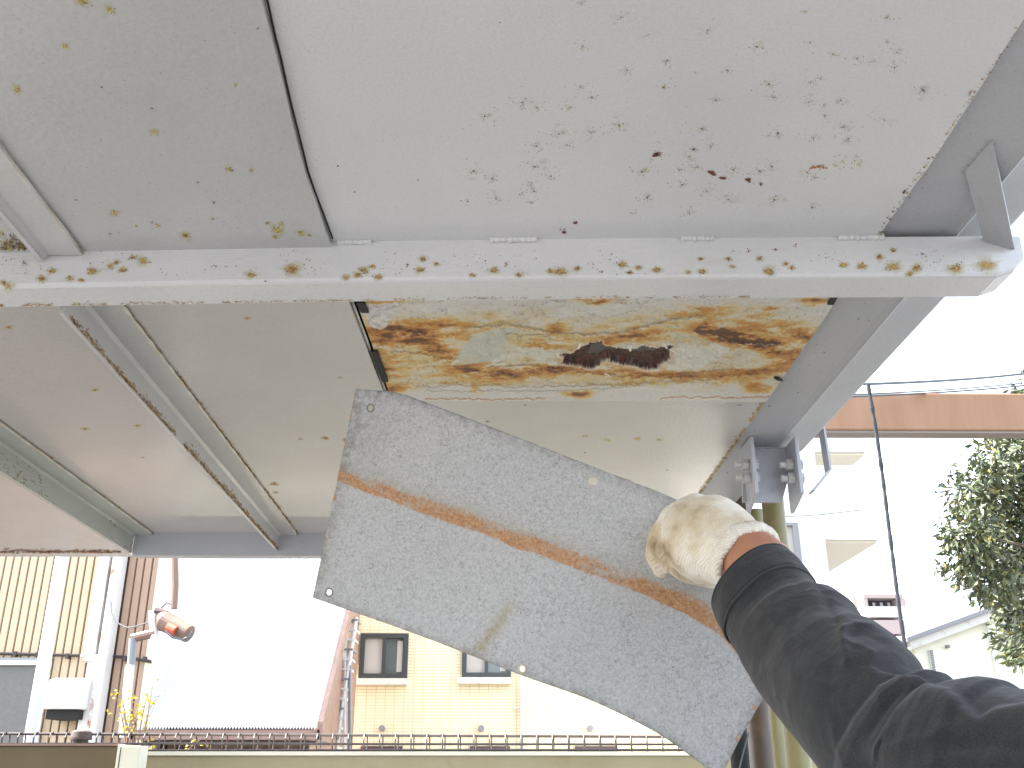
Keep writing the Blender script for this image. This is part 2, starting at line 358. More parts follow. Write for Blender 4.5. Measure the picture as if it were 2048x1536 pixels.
# --- cross beam (slightly skewed), solid box with rolled edge and chamfered right end
sk = lambda x: -.000*x
def yn(x):   # near face y, follows the photo: left end a touch farther
    return BEAM_Y0 + (-.022*x if x > 0 else -.046*x)
xe = PY(2036, 520, BEAM_Y0).x
mb = MB(); Lx = [-2.4, -1.2, -.6, -.3, -.1, .1, .3, xe-.030, xe-.012, xe]
dep = BEAM_Y1-BEAM_Y0; hh = .045
vs = []; fs = []
for i, x in enumerate(Lx):
    zl = hh if i < 7 else (hh, hh-.006, hh-.019)[i-7]
    y = yn(x); r = .004
    vs += [(x,y,zz(ZC)), (x,y,zz(ZC-zl+r)), (x,y+r*.35,zz(ZC-zl+r*.3)), (x,y+r,zz(ZC-zl)), (x,y+dep-.002,zz(ZC-zl)), (x,y+dep,zz(ZC-zl+.002)), (x,y+dep,zz(ZC))]
n = 7
for i in range(len(Lx)-1):
    for k in range(n):
        a, b = i*n+k, i*n+(k+1) % n; fs.append([a, b, b+n, a+n])
fs += [list(range(n))[::-1], [(len(Lx)-1)*n+k for k in range(n)]]
beam = mb.add(vs, fs).build('cross_beam', M['beam_paint'], W)
ff = lambda x: yn(x)
# welds along the beam / plate joint
def bead(pts, r, m=None, name='weld_bead', jit=.25, seg=None, parent=W):
    rs = [r*(1+jit*math.sin(i*1.9)+jit*random.uniform(-.6,.6)) for i in range(len(pts))]
    return MB().tube(pts, rs, 7).build(name, m or M['weld'], parent, smooth=True)
def lin(a, b, n): return [Vector(a).lerp(Vector(b), i/(n-1)) for i in range(n)]
for u0, u1 in ((672, 742), (980, 1075), (1360, 1425), (1670, 1760)):
    xa, xb = PY(u0, 480, BEAM_Y0).x, PY(u1, 480, BEAM_Y0).x
    bead(lin((xa, ff(xa)-.001, zz(ZC-.001)), (xb, ff(xb)-.001, zz(ZC-.001)), 26), .0032, M['beam_paint'])
# --- L angles under the left plate
def angle(xf, leg, fl, m, ya, yb, th=.005, label=None):
    mb = MB(); X = 0
    prof = [(X, ZL-leg), (X, ZL-th-.004), (X+.004, ZL-th), (X+fl, ZL-th), (X+fl, ZL-.0003), (X-th, ZL-.0003), (X-th, ZL-leg)]
    o = mb.prism(prof, lambda a, b: (a+xf(ya), ya, zz(b)), lambda a, b: (a+xf(yb), yb, zz(b))).build('stiffener', m, W)
    if label: tag(o, label)
xs = lambda y: -.487+(2.13-y)*.0185
xg = lambda y: -.805+(2.12-y)*.016
angle(xs, .040, .038, M['angle_paint'], BEAM_Y1+.035, YF, label='grey angle with rusty lower edge')
angle(xs, .012, .038, M['angle_paint'], Y0+.01, BEAM_Y0+.018)
XG = xg(YF)
angle(xg, .046, .040, M['green_paint'], BEAM_Y1+.045, YF, label='greenish angle spotted with rust')
# lower plate left of the green angle
MB().hexa([(-2.4,BEAM_Y1+.06,zz(ZL-.046)),(xg(BEAM_Y1+.06)-.006,BEAM_Y1+.06,zz(ZL-.046)),(XG-.006,YF+.035,zz(ZL-.046)),(-2.4,YF+.035,zz(ZL-.046)),(-2.4,BEAM_Y1+.06,zz(ZL-.041)),(xg(BEAM_Y1+.06)-.006,BEAM_Y1+.06,zz(ZL-.041)),(XG-.006,YF+.035,zz(ZL-.041)),(-2.4,YF+.035,zz(ZL-.041))]).build('soffit_plate', M['tan_paint'], W)
# far edge angle
fa = MB().box(XG+.001, xat(B, YF), YF, YF+.006, zz(ZL-.050), zz(ZL+.05)).build('edge_angle', M['blue_paint'], W)
MB().box(XG+.001, xat(B, YF), YF+.006, YF+.03, zz(ZL-.050), zz(ZL-.045)).build('edge_flange', M['blue_paint'], W)
for xf, fl in ((xs, .038), (xg, .040)):
    bead(lin((xf(.95)+fl, .95, zz(ZL-.003)), (xf(YF)+fl, YF-.002, zz(ZL-.003)), 90), .0022)
bead(lin((xs(0)+.038, Y0+.02, zz(ZL-.003)), (xs(.87)+.038, BEAM_Y0+.015, zz(ZL-.003)), 70), .0022)
# --- edge girder on the right: flat flange, root bead, lip rising outwards
xB = B[3].x
fold = PZ(1655, 773, ZC+.006).x; YG = PZ(1600, 905, ZC+.03).y
xo = PX(1700, 801, 1).x
# outer edge ray: solve X on ray for z = ZC+.03
xout = PZ(1700, 801, ZC+.032).x
print('girder', xB, fold, xout, YG)
prof = [(xB-.03, ZC+.0062), (fold-.012, ZC+.0062), (fold-.004, ZC+.0052), (fold, ZC+.0035), (fold+.004, ZC+.0062), (fold+.014, ZC+.010), (xout-.006, ZC+.030), (xout, ZC+.034), (xout, ZC+.075), (xB-.03, ZC+.075)]
mb = MB(); n = len(prof); vs = []; NY = 120
for i in range(NY+1):
    y = Y0+(YG-Y0)*i/NY
    for k, (a, b) in enumerate(prof):
        j = .0012*noise.noise(Vector((y*45, k*.3, 2))) if k in (6, 7, 8) else 0
        vs.append((a+j, y, zz(b+j)))
fs = []
for i in range(NY):
    for k in range(n): a, b = i*n+k, i*n+(k+1) % n; fs.append([a, b, b+n, a+n])
fs += [list(range(n)), [NY*n+k for k in range(n)]]
mb.add(vs, fs).build('edge_girder', M['girder_paint'], W, smooth=False)
MB().box(xB-.03, fold+.012, YG, YG+.28, zz(ZC+.0062), zz(ZC+.05)).build('girder_end', M['girder_paint'], W)
# --- brace from the girder flange to the beam end
a = PZ(1930, 345, ZC+.004); b = PZ(1985, 283, ZC+.004); c = PY(2034, 520, yn(xe)-.004); d = PY(1966, 478, yn(xe)-.004)
c.z = zz(ZC-.020); c = PZ(2034, 520, ZC-.018); d = PZ(1966, 480, ZC-.006)
nr = ((b-a).cross(d-a)).normalized()
if nr.z < 0: nr = -nr
MB().hexa([a, b, c, d, a+nr*.005, b+nr*.005, c+nr*.005, d+nr*.005]).build('brace', M['girder_paint'], W, bevel=.001)
# --- bolted bracket below the far end of the girder
BY = PZ(1540, 893, ZC+.006).y
zb = PY(1540, 1004, BY).z
xL, xR = PY(1488, 900, BY).x, PY(1566, 950, BY).x
mb = MB(); pf = [(PY(1484,890,BY).x, zz(ZC+.006)), (PY(1574,890,BY).x, zz(ZC+.006)), (PY(1574,960,BY).x, PY(1574,965,BY).z), (PY(1564,1004,BY).x, zb), (PY(1486,1004,BY).x, zb)]
mb.prism(pf, lambda a, b: (a, BY, b), lambda a, b: (a, BY+.007, b)).build('bracket_plate', M['blue_paint'], W)
YB0 = BY-.055
def lug(u0, u1, bvs):
    x = PY((u0+u1)/2, 930, YB0).x; zt = zz(ZC+.005); z1 = PY(u1, 985, YB0).z
    mb = MB(); z2 = z1-.018
    prof = [(YB0, zt), (YB0, z1), (BY-.002+.012, z2), (BY-.002+.012, zt)]
    o = mb.prism(prof, lambda a, b: (x, a, b), lambda a, b: (x+.006, a, b)).build('lug', M['blue_paint'], W, bevel=.0008)
    for v in bvs:
        yy = YB0+.022; z = PY(u0, v, yy).z
        mbn = MB()
        def hexp(x0, x1, r, n=6):
            mbn.prism([(r*math.cos(k*2*math.pi/n), r*math.sin(k*2*math.pi/n)) for k in range(n)], lambda a, b: (x0, yy+a, z+b), lambda a, b: (x1, yy+a, z+b))
        hexp(x-.0005, x-.0115, .0095); hexp(x-.0115, x-.022, .0055, 12); hexp(x+.0062, x+.014, .0095)
        mbn.build('bolt', M['angle_paint'], W, bevel=.0006)
lug(1498, 1512, (930, 956)); lug(1588, 1602, (930, 957))
bead(lin((pf[0][0], BY-.001, zz(ZC+.004)), (pf[1][0], BY-.001, zz(ZC+.004)), 20), .002, M['blue_paint'])
# bent strap
ys = YG-.03
S = [PY(1648, 850, ys), PY(1662, 938, ys), PY(1628, 980, ys)]
mb = MB()
for p, q in zip(S, S[1:]):
    dd = (q-p).normalized(); s_ = Vector((dd.z, 0, -dd.x))*.0018
    mb.hexa([p-s_, p+s_, p+s_+Vector((0,.028,0)), p-s_+Vector((0,.028,0)), q-s_, q+s_, q+s_+Vector((0,.028,0)), q-s_+Vector((0,.028,0))])
mb.build('strap', M['blue_paint'], W)

# --- corroded panel
def inpoly(p, poly):
    x, y = p; c = False; j = len(poly)-1
    for i in range(len(poly)):
        xi, yi = poly[i]; xj, yj = poly[j]
        if (yi > y) != (yj > y) and x < (xj-xi)*(y-yi)/(yj-yi)+xi: c = not c
        j = i
    return c
def dpoly(p, poly):
    best = 1e9; x, y = p; j = len(poly)-1
    for i in range(len(poly)):
        ax, ay = poly[j]; bx, by = poly[i]; dx, dy = bx-ax, by-ay
        t = max(0, min(1, ((x-ax)*dx+(y-ay)*dy)/(dx*dx+dy*dy+1e-9)))
        best = min(best, math.hypot(x-ax-dx*t, (y-ay-dy*t))); j = i
    return best
z3 = lambda L_: [(660+x*.5078, 560+y*.5078) for x, y in L_]
HOLE = z3([(865,320),(905,325),(925,303),(903,287),(960,281),(975,262),(1010,250),(1030,240),(1070,237),(1072,250),(1130,262),(1200,266),(1230,252),(1280,262),(1352,250),(1335,285),(1345,305),(1312,322),(1290,345),(1240,348),(1200,335),(1160,330),(1110,320),(1092,305),(1060,330),(1030,346),(990,335),(950,330)])
WET = z3([(1035,250),(1125,264),(1205,268),(1300,266),(1300,285),(1200,292),(1120,280),(1060,300),(1010,300)])
GREEN = z3([(478,338),(500,300),(545,245),(565,215),(640,195),(720,185),(760,200),(690,225),(680,270),(700,290),(690,312),(600,325)])
GREEN2 = z3([(690,190),(760,195),(860,215),(880,240),(820,250),(720,235),(680,215)])
GREEN3 = z3([(1215,205),(1285,170),(1380,150),(1480,150),(1430,200),(1480,235),(1330,232),(1250,225)])
PALE1 = z3([(690,290),(740,262),(830,262),(880,290),(900,330),(800,345),(690,345),(610,335)])
PALE2 = z3([(1370,262),(1500,250),(1580,262),(1490,330),(1420,355),(1330,352),(1345,300)])
LAV = z3([(140,95),(270,90),(240,150),(190,200),(150,180)])
G = [  # px centre, sigmas, angle deg, amount
 (745,678,34,14,0,.75),(800,670,60,12,5,.45),(860,668,90,16,-5,.42),(905,655,40,8,0,.35),(905,712,45,10,28,.7),(850,690,60,14,25,.5),(800,655,50,10,20,.4),
 (960,742,70,7,6,.95),(1060,744,90,6,-3,.85),(1160,742,80,5,4,.75),(1300,745,80,7,6,.7),(1400,752,90,7,-3,.75),(1520,742,80,8,-14,.65),(1590,715,40,14,-40,.5),
 (1060,672,30,9,5,.85),(1115,655,14,7,0,.9),(1085,685,45,8,10,.5),(1250,672,60,9,-5,.6),(1290,665,50,7,-10,.6),(1340,670,40,8,-5,.45),
 (1440,668,42,8,12,1.5),(1475,680,60,9,16,1.05),(1530,690,42,9,15,.85),(1480,655,90,18,8,.35),(1560,655,80,22,10,.38),(1400,625,60,8,-10,.4),(1390,618,22,4,0,.7),(1535,615,16,4,0,.7),
 (1040,715,30,8,10,.5),(1075,730,40,6,5,.55),(1010,725,30,6,0,.4),
 (1155,787,20,6,0,1.7),(1512,775,18,7,-10,1.4),(1600,672,18,10,0,.7),(1195,599,24,5,0,1.6),(1630,600,24,5,0,1.2),(955,775,8,8,0,.7),
 (880,650,120,10,-4,.22),(1000,700,300,45,0,.16),(1400,700,220,40,0,.20),(790,730,30,30,60,.35),(770,745,16,30,-20,.5),(760,600,40,5,0,.9),
 (850,640,130,8,-6,.25),(1250,640,70,6,-15,.3),(1180,760,280,5,1,.35),(900,765,120,4,0,.3),(790,775,20,6,0,1.0)]
CRACKS = [([(930,655),(960,652),(1010,646),(1060,655),(1105,664),(1170,668),(1240,664),(1290,650),(1330,640),(1400,632),(1412,628)],.9,(.30,.26,.20),-.0012),
 ([(830,772),(900,768),(960,768),(1040,772),(1150,770),(1300,764),(1420,760)],.8,(.36,.25,.14),-.0008),
 ([(850,797),(930,795),(1000,797),(1090,794)],1.2,(.42,.18,.05),-.0005),([(1320,794),(1400,791),(1460,794),(1540,791)],1.4,(.42,.18,.05),-.0005),
 ([(980,733),(1060,728),(1110,737),(1180,745),(1260,752),(1340,750),(1420,742),(1480,738)],.8,(.34,.15,.06),-.0012),
 ([(1345,690),(1390,687),(1440,684),(1490,688),(1560,690)],.9,(.68,.65,.55),.001),([(1010,668),(1060,672),(1100,672)],.8,(.34,.2,.09),-.001),
 ([(850,778),(930,782),(1000,778),(1100,780),(1200,776),(1290,768)],.7,(.33,.28,.22),-.0006),([(780,702),(830,705),(880,712),(905,718)],.9,(.40,.18,.05),-.001),
 ([(1310,752),(1370,746),(1440,752),(1520,742)],.8,(.36,.17,.06),-.001)]
def rgbl(a, b, t): t = max(0, min(1, t)); return tuple(a[i]+(b[i]-a[i])*t for i in range(3))
def fbm(x, y, s, o=4):
    return noise.fractal(Vector((x*s, y*s, s*13.7)), .9, 2.1, o)
U0, U1, V0, V1 = 700, 1672, 590, 800
NU, NV = 560, 190
ya_, yb_ = BEAM_Y1-.03, yp1+.002
verts = []; cols = []
for j in range(NV+1):
    y = ya_+(yb_-ya_)*j/NV
    for i in range(NU+1):
        s = i/NU; xa = xat(A, y)+.006; xb = xat(B, y)-.001
        x = xa+(xb-xa)*s
        q = Vector((x, y, zz(ZC-.002)))-CE
        dd = q.dot(CF); u = 1024+FPX*q.dot(CR)/dd; v = 768-FPX*q.dot(CU)/dd
        du = 9*fbm(u, v*2, .02)+3*fbm(u, v*2, .09); dv = 4*fbm(u+500, v*2, .02)+2.0*fbm(u+90, v*2, .11)
        uu, vv = u+du*1.3, v+dv*1.2
        r = 0
        for (cu, cv, su, sv, an, am) in G:
            ddx, ddy = uu-cu, vv-cv
            if abs(ddx) > 3.2*max(su, sv) or abs(ddy) > 3.2*max(su, sv): continue
            ca, sa = math.cos(R(an)), math.sin(R(an)); ex, ey = ddx*ca+ddy*sa, -ddx*sa+ddy*ca
            r += am*math.exp(-.5*((ex/su)**2+(ey/sv)**2))
        streak = fbm(u*.45, v*2.2, .05, 5); fine_ = fbm(u*.6, v*2.2, .16, 4)
        r = r*(1+.95*streak+.55*fine_) + .14*max(0, fbm(u*.4, v*2, .03, 5)) + .03
        if vv > 755: r = r*.75
        base = rgbl((.60,.585,.54), (.54,.49,.39), .5+.8*fbm(u, v*2, .03))
        z = 0
        if vv < 632: base = rgbl(base, (.56,.57,.56), .6)
        if vv > 765: base = (.56,.55,.52); z -= .0012
        crk = None
        p = (u+2.2*fbm(u, v*2, .12), v+1.4*fbm(u+70, v*2, .12))
        if inpoly(p, GREEN): base = (.44,.48,.40); r *= .25; z += .0008
        elif inpoly(p, GREEN2): base = (.50,.50,.30); r *= .45; z += .0008
        elif inpoly(p, GREEN3): base = (.47,.49,.36); r *= .55; z += .0006
        pa = (u+8*fbm(u, v*2, .06), v+5*fbm(u+70, v*2, .06))
        if inpoly(pa, PALE1) or inpoly(pa, PALE2): base = rgbl((.66,.63,.52), (.55,.58,.50), .5+fbm(u, v, .08)); r *= .35; z += -.0015*abs(fbm(u, v*2, .1))
        if inpoly(pa, LAV): base = (.47,.45,.48) if fbm(u, v*2.5, .07) > 0 else (.62,.60,.58); r *= .2
        for (pl, wd_, cc1, dz) in CRACKS:
            if pl[0][0]-6 < u < pl[-1][0]+6:
                for (ax_, ay_), (bx_, by_) in zip(pl, pl[1:]):
                    if ax_ <= u <= bx_:
                        yy_ = ay_+(by_-ay_)*(u-ax_)/(bx_-ax_)+3.5*fbm(u, pl[0][1], .06)+1.5*fbm(u, pl[0][1], .2)
                        if abs(v-yy_) < wd_: crk = cc1; z += dz
                        elif 0 < yy_-v < 3*wd_: z -= dz*.6; base = rgbl(base, (.66,.64,.58), .5)
        base = rgbl(base, (.62,.61,.57), .22)
        c = rgbl(base, (.59,.455,.185), (r-.08)*1.9)
        c = rgbl(c, (.50,.235,.05), (r-.42)*1.9)
        c = rgbl(c, (.28,.09,.02), (r-.95)*1.3)
        c = rgbl(c, (.09,.028,.012), (r-1.45)*1.5)
        if crk: c = rgbl(c, crk, .75)
        fl = fbm(u, v*2, .15, 3)
        z += -.00045*fbm(u, v*2, .05, 4)
        # flake edges
        e = abs(fbm(u*.5, v*2, .035, 3))
        if e < .018 and v < 770: c = rgbl(c, (.30,.16,.06), .45) if fbm(u, v, .01) > 0 else c; z -= .0012
        h = (u+3.2*fbm(u, v*2, .2), v+2.4*fbm(u+33, v*2, .2)); 
        if 1060 < u < 1380 and 665 < v < 750:
            dh = dpoly(h, HOLE)
            if inpoly(h, HOLE):
                lump = noise.cell(Vector((u*.07, v*.1, 0))); z = min(.006, .0010*dh)+.0022*fbm(u, v*2, .09)
                wet = inpoly(h, WET)
                c = rgbl((.022,.009,.008), (.09,.024,.013), .5+1.1*fbm(u, v*2, .12)) if not wet else (.050,.040,.046)
                if wet: z = .0045
            elif dh < 9:
                z -= .0022*(1-dh/9); 
                if dh < 2.2: c = rgbl(c, (.72,.67,.60), .5)
                elif vv > 700: c = rgbl(c, (.40,.16,.04), .25)
        verts.append((x, y, zz(ZC-.0025)+z)); cols.append(c)
faces = [[j*(NU+1)+i, j*(NU+1)+i+1, (j+1)*(NU+1)+i+1, (j+1)*(NU+1)+i] for j in range(NV) for i in range(NU)]
def colmesh(name, verts, faces, cols, m, parent, smooth=False, alpha=None):
    off = ROOT[parent.name] if parent is not None else Vector((0,0,0))
    me = bpy.data.meshes.new(name); me.from_pydata([tuple(Vector(v)-off) for v in verts], [], faces)
    ca = me.color_attributes.new('Col', 'FLOAT_COLOR', 'POINT')
    buf = []
    for c in cols: buf += [c[0], c[1], c[2], c[3] if len(c) > 3 else 1.0]
    ca.data.foreach_set('color', buf); me.materials.append(m)
    if smooth: me.polygons.foreach_set('use_smooth', [True]*len(me.polygons))
    o = bpy.data.objects.new(name, me); COL.objects.link(o)
    if parent is not None: o.parent = parent; ROOT[o.name] = off
    return o
cp = colmesh('corroded_panel', verts, faces, cols, M['rust_panel'], W, smooth=True)
tag(cp, 'corroded panel with peeling paint and a ragged rusted hole')
# dark gasket remains at the panel's border
for (q0, q1, wd) in (((712,606),(722,626),.009),((741,704),(764,764),.0085),((1664,593),(1655,610),.007),((1548,757),(1556,762),.006)):
    p, q = PZ(*q0, ZC-.006), PZ(*q1, ZC-.006)
    if q.y < p.y: p, q = q, p
    MB().hexa([p, p+Vector((wd,0,0)), q+Vector((wd,0,0)), q, p+Vector((0,0,.003)), p+Vector((wd,0,.003)), q+Vector((wd,0,.003)), q+Vector((0,0,.003))]).build('gasket_strip', M['black_tape'], W)
bead([Vector((xat(A, yp1)+.006+(xat(B, yp1)-xat(A, yp1)-.008)*i/80, yp1+.0012*math.sin(i*.7), zz(ZC-.0015))) for i in range(81)], .0016)
# curled paint flakes hanging round the hole
for (u, v, s, an) in ((1105,722,9,.3),(1115,708,8,1.2),(1160,690,10,2.0),(1215,748,7,.2),(1330,690,8,.9),(910,722,10,2.6),(1000,727,12,3.0),(1260,694,9,1.4),(1345,700,8,.5)):
    p = PZ(u, v, ZC-.0035); k = s*.0006; mb = MB(); vs = []
    for i in range(5):
        for j in range(3):
            a_ = i/4; vs.append(p+Vector((math.cos(an)*k*(a_-.5)*2-math.sin(an)*k*.6*(j-1)*(1-a_*.6), math.sin(an)*k*(a_-.5)*2+math.cos(an)*k*.6*(j-1)*(1-a_*.6), -.0035*a_*a_)))
    mb.add(vs, [[i*3+j, i*3+j+1, i*3+j+4, i*3+j+3] for i in range(4) for j in range(2)]).build('paint_flake', M['cream'], cp, local=False)

# --- rust marks: small raised blisters with soft stain halos, on real surfaces
class Marks:
    def __init__(s, place): s.place = place; s.v = []; s.f = []; s.c = []; s.k = 0
    def disc(s, u, v, ru, rv, col, a0=1., soft=False, n=9, ang=0, jag=.35):
        s.k = (s.k+1) % 40; lift = .0003+.00001*s.k
        b = len(s.v); ca, sa = math.cos(ang), math.sin(ang)
        s.v.append(s.place(u, v, lift)); s.c.append((*col, a0))
        for i in range(n):
            t = 2*math.pi*i/n; q = 1+jag*random.uniform(-1, 1)
            x, y = ru*q*math.cos(t), rv*q*math.sin(t)
            s.v.append(s.place(u+x*ca-y*sa, v+x*sa+y*ca, lift)); s.c.append((*col, 0 if soft else a0))
        for i in range(n): s.f.append([b, b+1+i, b+1+(i+1) % n])
    def build(s, name, parent=W):
        o = colmesh(name, s.v, s.f, s.c, M['rust_marks'], parent); o.visible_shadow = True
        o['kind'] = 'stuff'; return o
BR, OR, YE, DK, GR = (.13,.04,.015), (.42,.18,.04), (.62,.52,.12), (.06,.025,.02), (.16,.155,.15)
def under(z): return lambda u, v, l: PZ(u, v, z-l)
mk = Marks(under(ZC))
Z2 = [(275,12,1),(433,70,1.3),(283,188,1.2),(782,122,1.2),(980,187,1.7),(1165,48,.8),(1500,72,1.3),(537,142,.4),(460,283,1.1),(620,245,1.2),(605,350,1.2),(862,282,1),(735,290,.4),(1190,170,.8),(1232,315,.9),(1195,332,.9),(1285,215,1),(1380,235,1),(1450,245,1),(1530,270,1.2),(1540,210,1),(1500,170,.9),(42,410,1.6),(100,430,1),(320,390,1.3),(275,350,1),(230,430,1.2),(1030,338,1.4),(1045,390,1.2),(815,400,1.2),(1187,408,1.3),(1247,422,.8),(1315,403,1.4),(1645,362,2),(1490,480,1.2),(1253,465,.9),(187,535,1.9),(430,500,1.8),(315,530,1.3),(220,580,1),(97,585,1.6),(760,515,1.5),(1065,533,1.7),(1327,510,1.5),(1345,555,1.6),(1205,555,1.2),(578,618,1.6),(727,597,1.2),(708,628,1.2),(795,585,1.2),(90,668,1.7),(155,705,1.4),(520,688,1.7),(740,668,1.2),(670,680,1),(885,680,1.5),(990,685,1.3),(1040,665,1.2),(1210,712,.9),(1180,690,1),(75,740,1),(40,775,.8),(90,765,1.4),(75,808,1),(680,740,1.1),(780,765,1.2),(540,790,1.5),(865,798,1.6),(1050,800,1.5),(1200,830,1.2),(710,855,1.1),(490,855,.7),(208,917,.7),(-109,465,1.6),(-154,685,1.5),(-79,715,1.5),(-64,795,1.4),(-180,805,.8)]
for zx, zy, s in Z2:
    u, v = 1024+zx/2, zy/2; yel = random.random() < .45
    if s > .7:
        for k in range(int(3*s)): mk.disc(u+random.gauss(0, 6*s), v+random.gauss(0, 4*s), random.uniform(3, 6)*s, random.uniform(2, 4)*s, YE if yel else (.55,.5,.38), random.uniform(.06,.2), True, 9)
        for k in range(random.randint(5, 8)):       # star rays
            t = random.uniform(0, 6.28); L_ = random.uniform(5, 12)*s
            mk.disc(u+math.cos(t)*L_*.5, v+math.sin(t)*L_*.4, L_*.45, .6, GR, random.uniform(.15,.42), True, 6, math.atan2(math.sin(t)*.8, math.cos(t)), .1)
    mk.disc(u, v, 1.5*s, 1.1*s, DK, .6, False, 7)
    for k in range(int(16*s)):
        t = random.uniform(0, 6.28); d_ = abs(random.gauss(0, 11))*s
        mk.disc(u+math.cos(t)*d_*1.2, v+math.sin(t)*d_*.75, random.uniform(.6, 1.7), random.uniform(.5, 1.2), random.choice([BR, OR, OR, YE, YE, (.5,.42,.25), GR]), random.uniform(.3,.75), False, 5)
for zx, zy, ru, rv, an in ((578,618,9,4,-.2),(795,690,11,4,.3),(845,713,8,3,0),(945,720,6,4,.4),(995,737,3,3,0),(252,892,5,3,0),(727,597,4,2,0),(208,930,4,2,0)):
    mk.disc(1024+zx/2, zy/2, ru, rv, (.15,.035,.02), .95, False, 11, an, .45)
for k in range(26): mk.disc(1024+random.uniform(1190,1260)/2, random.gauss(670,5)/2, random.uniform(1,3), random.uniform(1,2), OR, .8, False, 6)
for k in range(30): mk.disc(1024+random.uniform(1285,1400)/2, random.gauss(650,12)/2, random.uniform(1,3), random.uniform(1,2), YE, .5, False, 6)
for u, v in ((676,332),(709,384),(836,360),(1000,45)): mk.disc(u, v, 2, 1.6, BR, .8, False, 6)
for k in range(260):   # faint scattering
    mk.disc(random.uniform(700, 1750), random.uniform(5, 470), random.uniform(.5, 1.1), random.uniform(.4, .9), random.choice([BR, GR, OR]), random.uniform(.2, .55), False, 5)
for k in range(150):   # rust along edge B
    t = random.random()**.8; v = 40+430*t; u = 1755+(475-v)*.68
    mk.disc(u+random.gauss(0, 3)-2, v+random.gauss(0, 2), random.uniform(.8, 3.2), random.uniform(.6, 2), random.choice([YE, OR, BR, GR]), random.uniform(.25,.7), False, 6)
mk.disc(1941, 185, 8, 4, OR, .8, True, 9, -1); mk.disc(1808, 384, 5, 3, BR, .8, False, 8, -1)
mk.build('rust_spots')
# far plate marks & along weld B
mk = Marks(under(ZC))
for k in range(900):
    t = random.random(); v = 790+200*t; u = 1410+(975-v)*.70
    if noise.noise(Vector((v*.05, 0, 2))) < -.25: continue
    mk.disc(u-abs(random.gauss(0, 3.2)), v+random.gauss(0, 1), random.uniform(.8, 3.2), random.uniform(.5, 1.6), random.choice([(.62,.50,.26), (.60,.48,.25), (.55,.38,.18), (.42,.26,.12)]), random.uniform(.2,.6), random.random() < .4, 7)
for u, v, r_, c in ((975,843,4,BR),(1170,872,5,YE),(1215,880,7,YE),(1170,905,3,BR),(1335,940,3,OR),(1275,878,8,YE),(1320,880,6,YE),(1255,960,6,YE),(1050,810,3,GR),(1480,810,4,GR)):
    mk.disc(u, v, r_*1.5, r_*.6, c, .5, True); mk.disc(u, v, r_*.5, r_*.3, c, .8)
mk.build('rust_spots')
mk = Marks(under(ZL))
for zx, zy, s in ((330,8,2.2),(440,42,1.8),(258,187,1.4),(68,361,1.8),(940,341,.7),(620,528,1.3),(915,680,1.2),(1005,680,.7),(460,852,1.4),(743,942,1.8),(1110,920,2.2),(1125,895,1.1),(1205,935,1.5),(1240,942,.7),(635,903,.8),(1070,893,.7),(1100,950,1.2),(545,905,.5),(850,875,.6),(1030,115,.4),(855,810,.5)):
    u, v = zx/2, zy/2
    mk.disc(u, v, 9*s, 6*s, YE, .55, True, 12, random.random()); mk.disc(u, v, 4.5*s, 3*s, YE, .8, True, 10)
    for k in range(int(6*s)): mk.disc(u+random.gauss(0, 3.5*s), v+random.gauss(0, 2*s), random.uniform(.8, 2), random.uniform(.7, 1.4), random.choice([OR, BR, YE]), .7, False, 6)
for u, v in ((34,181),(372,471)): mk.disc(u, v, 3.5, 2.8, BR, .9, False, 8)
for u, v in ((203,174),(303,445),(152,400),(220,468),(395,365),(303,217)): mk.disc(u, v, 5, 2.5, GR, .5, True, 8); mk.disc(u+1, v, 2, 1.2, GR, .6, False, 6)
for k in range(380): mk.disc(random.uniform(3, 640)**1., random.uniform(3, 485), random.uniform(.6, 2.4), random.uniform(.4, .9), random.choice([GR, GR, (.62,.62,.62), OR]), random.uniform(.15, .45), False, 5)
for k in range(130):
    t = random.random(); mk.disc(3+t*590+random.gauss(0,1), 270+ (t*590)*1.41, 0.1, .1, GR, .1, False, 5)
for k in range(170):   # stains at the left junction
    mk.disc(random.uniform(0, 55), 500-abs(random.gauss(0, 16)), random.uniform(1, 4), random.uniform(1, 5), random.choice([(.25,.2,.08), YE, BR]), random.uniform(.2,.5), False, 6)
# left plates beyond the beam
for u, v, s in ((18,655,1.4),(495,637,1.2),(190,780,1),(275,852,1),(170,858,1.2),(650,876,1.3),(548,968,1.4),(552,985,.8),(680,755,.6),(690,880,1),(600,878,.7),(285,915,.6)):
    mk.disc(u, v, 9*s, 4*s, YE, .6, True, 12); mk.disc(u, v, 3*s, 1.6*s, OR, .6, False, 7)
for xf, fl_, n_ in ((xs, .038, 620), (xg, .040, 60)):
    for k in range(n_):
        y = random.uniform(BEAM_Y1, YF-.01); 
        if noise.noise(Vector((y*9, fl_, 0))) < -.2: continue
        q = Vector((xf(y)+fl_+random.gauss(.0015,.0014), y, zz(ZL)))-CE; dd = q.dot(CF); u = 1024+FPX*q.dot(CR)/dd; v = 768-FPX*q.dot(CU)/dd
        mk.disc(u, v, random.uniform(.7, 2), random.uniform(.7, 2.6), random.choice([OR, (.45,.30,.12), (.5,.38,.18)]), random.uniform(.3,.7), False, 6)
mk.build('rust_spots')
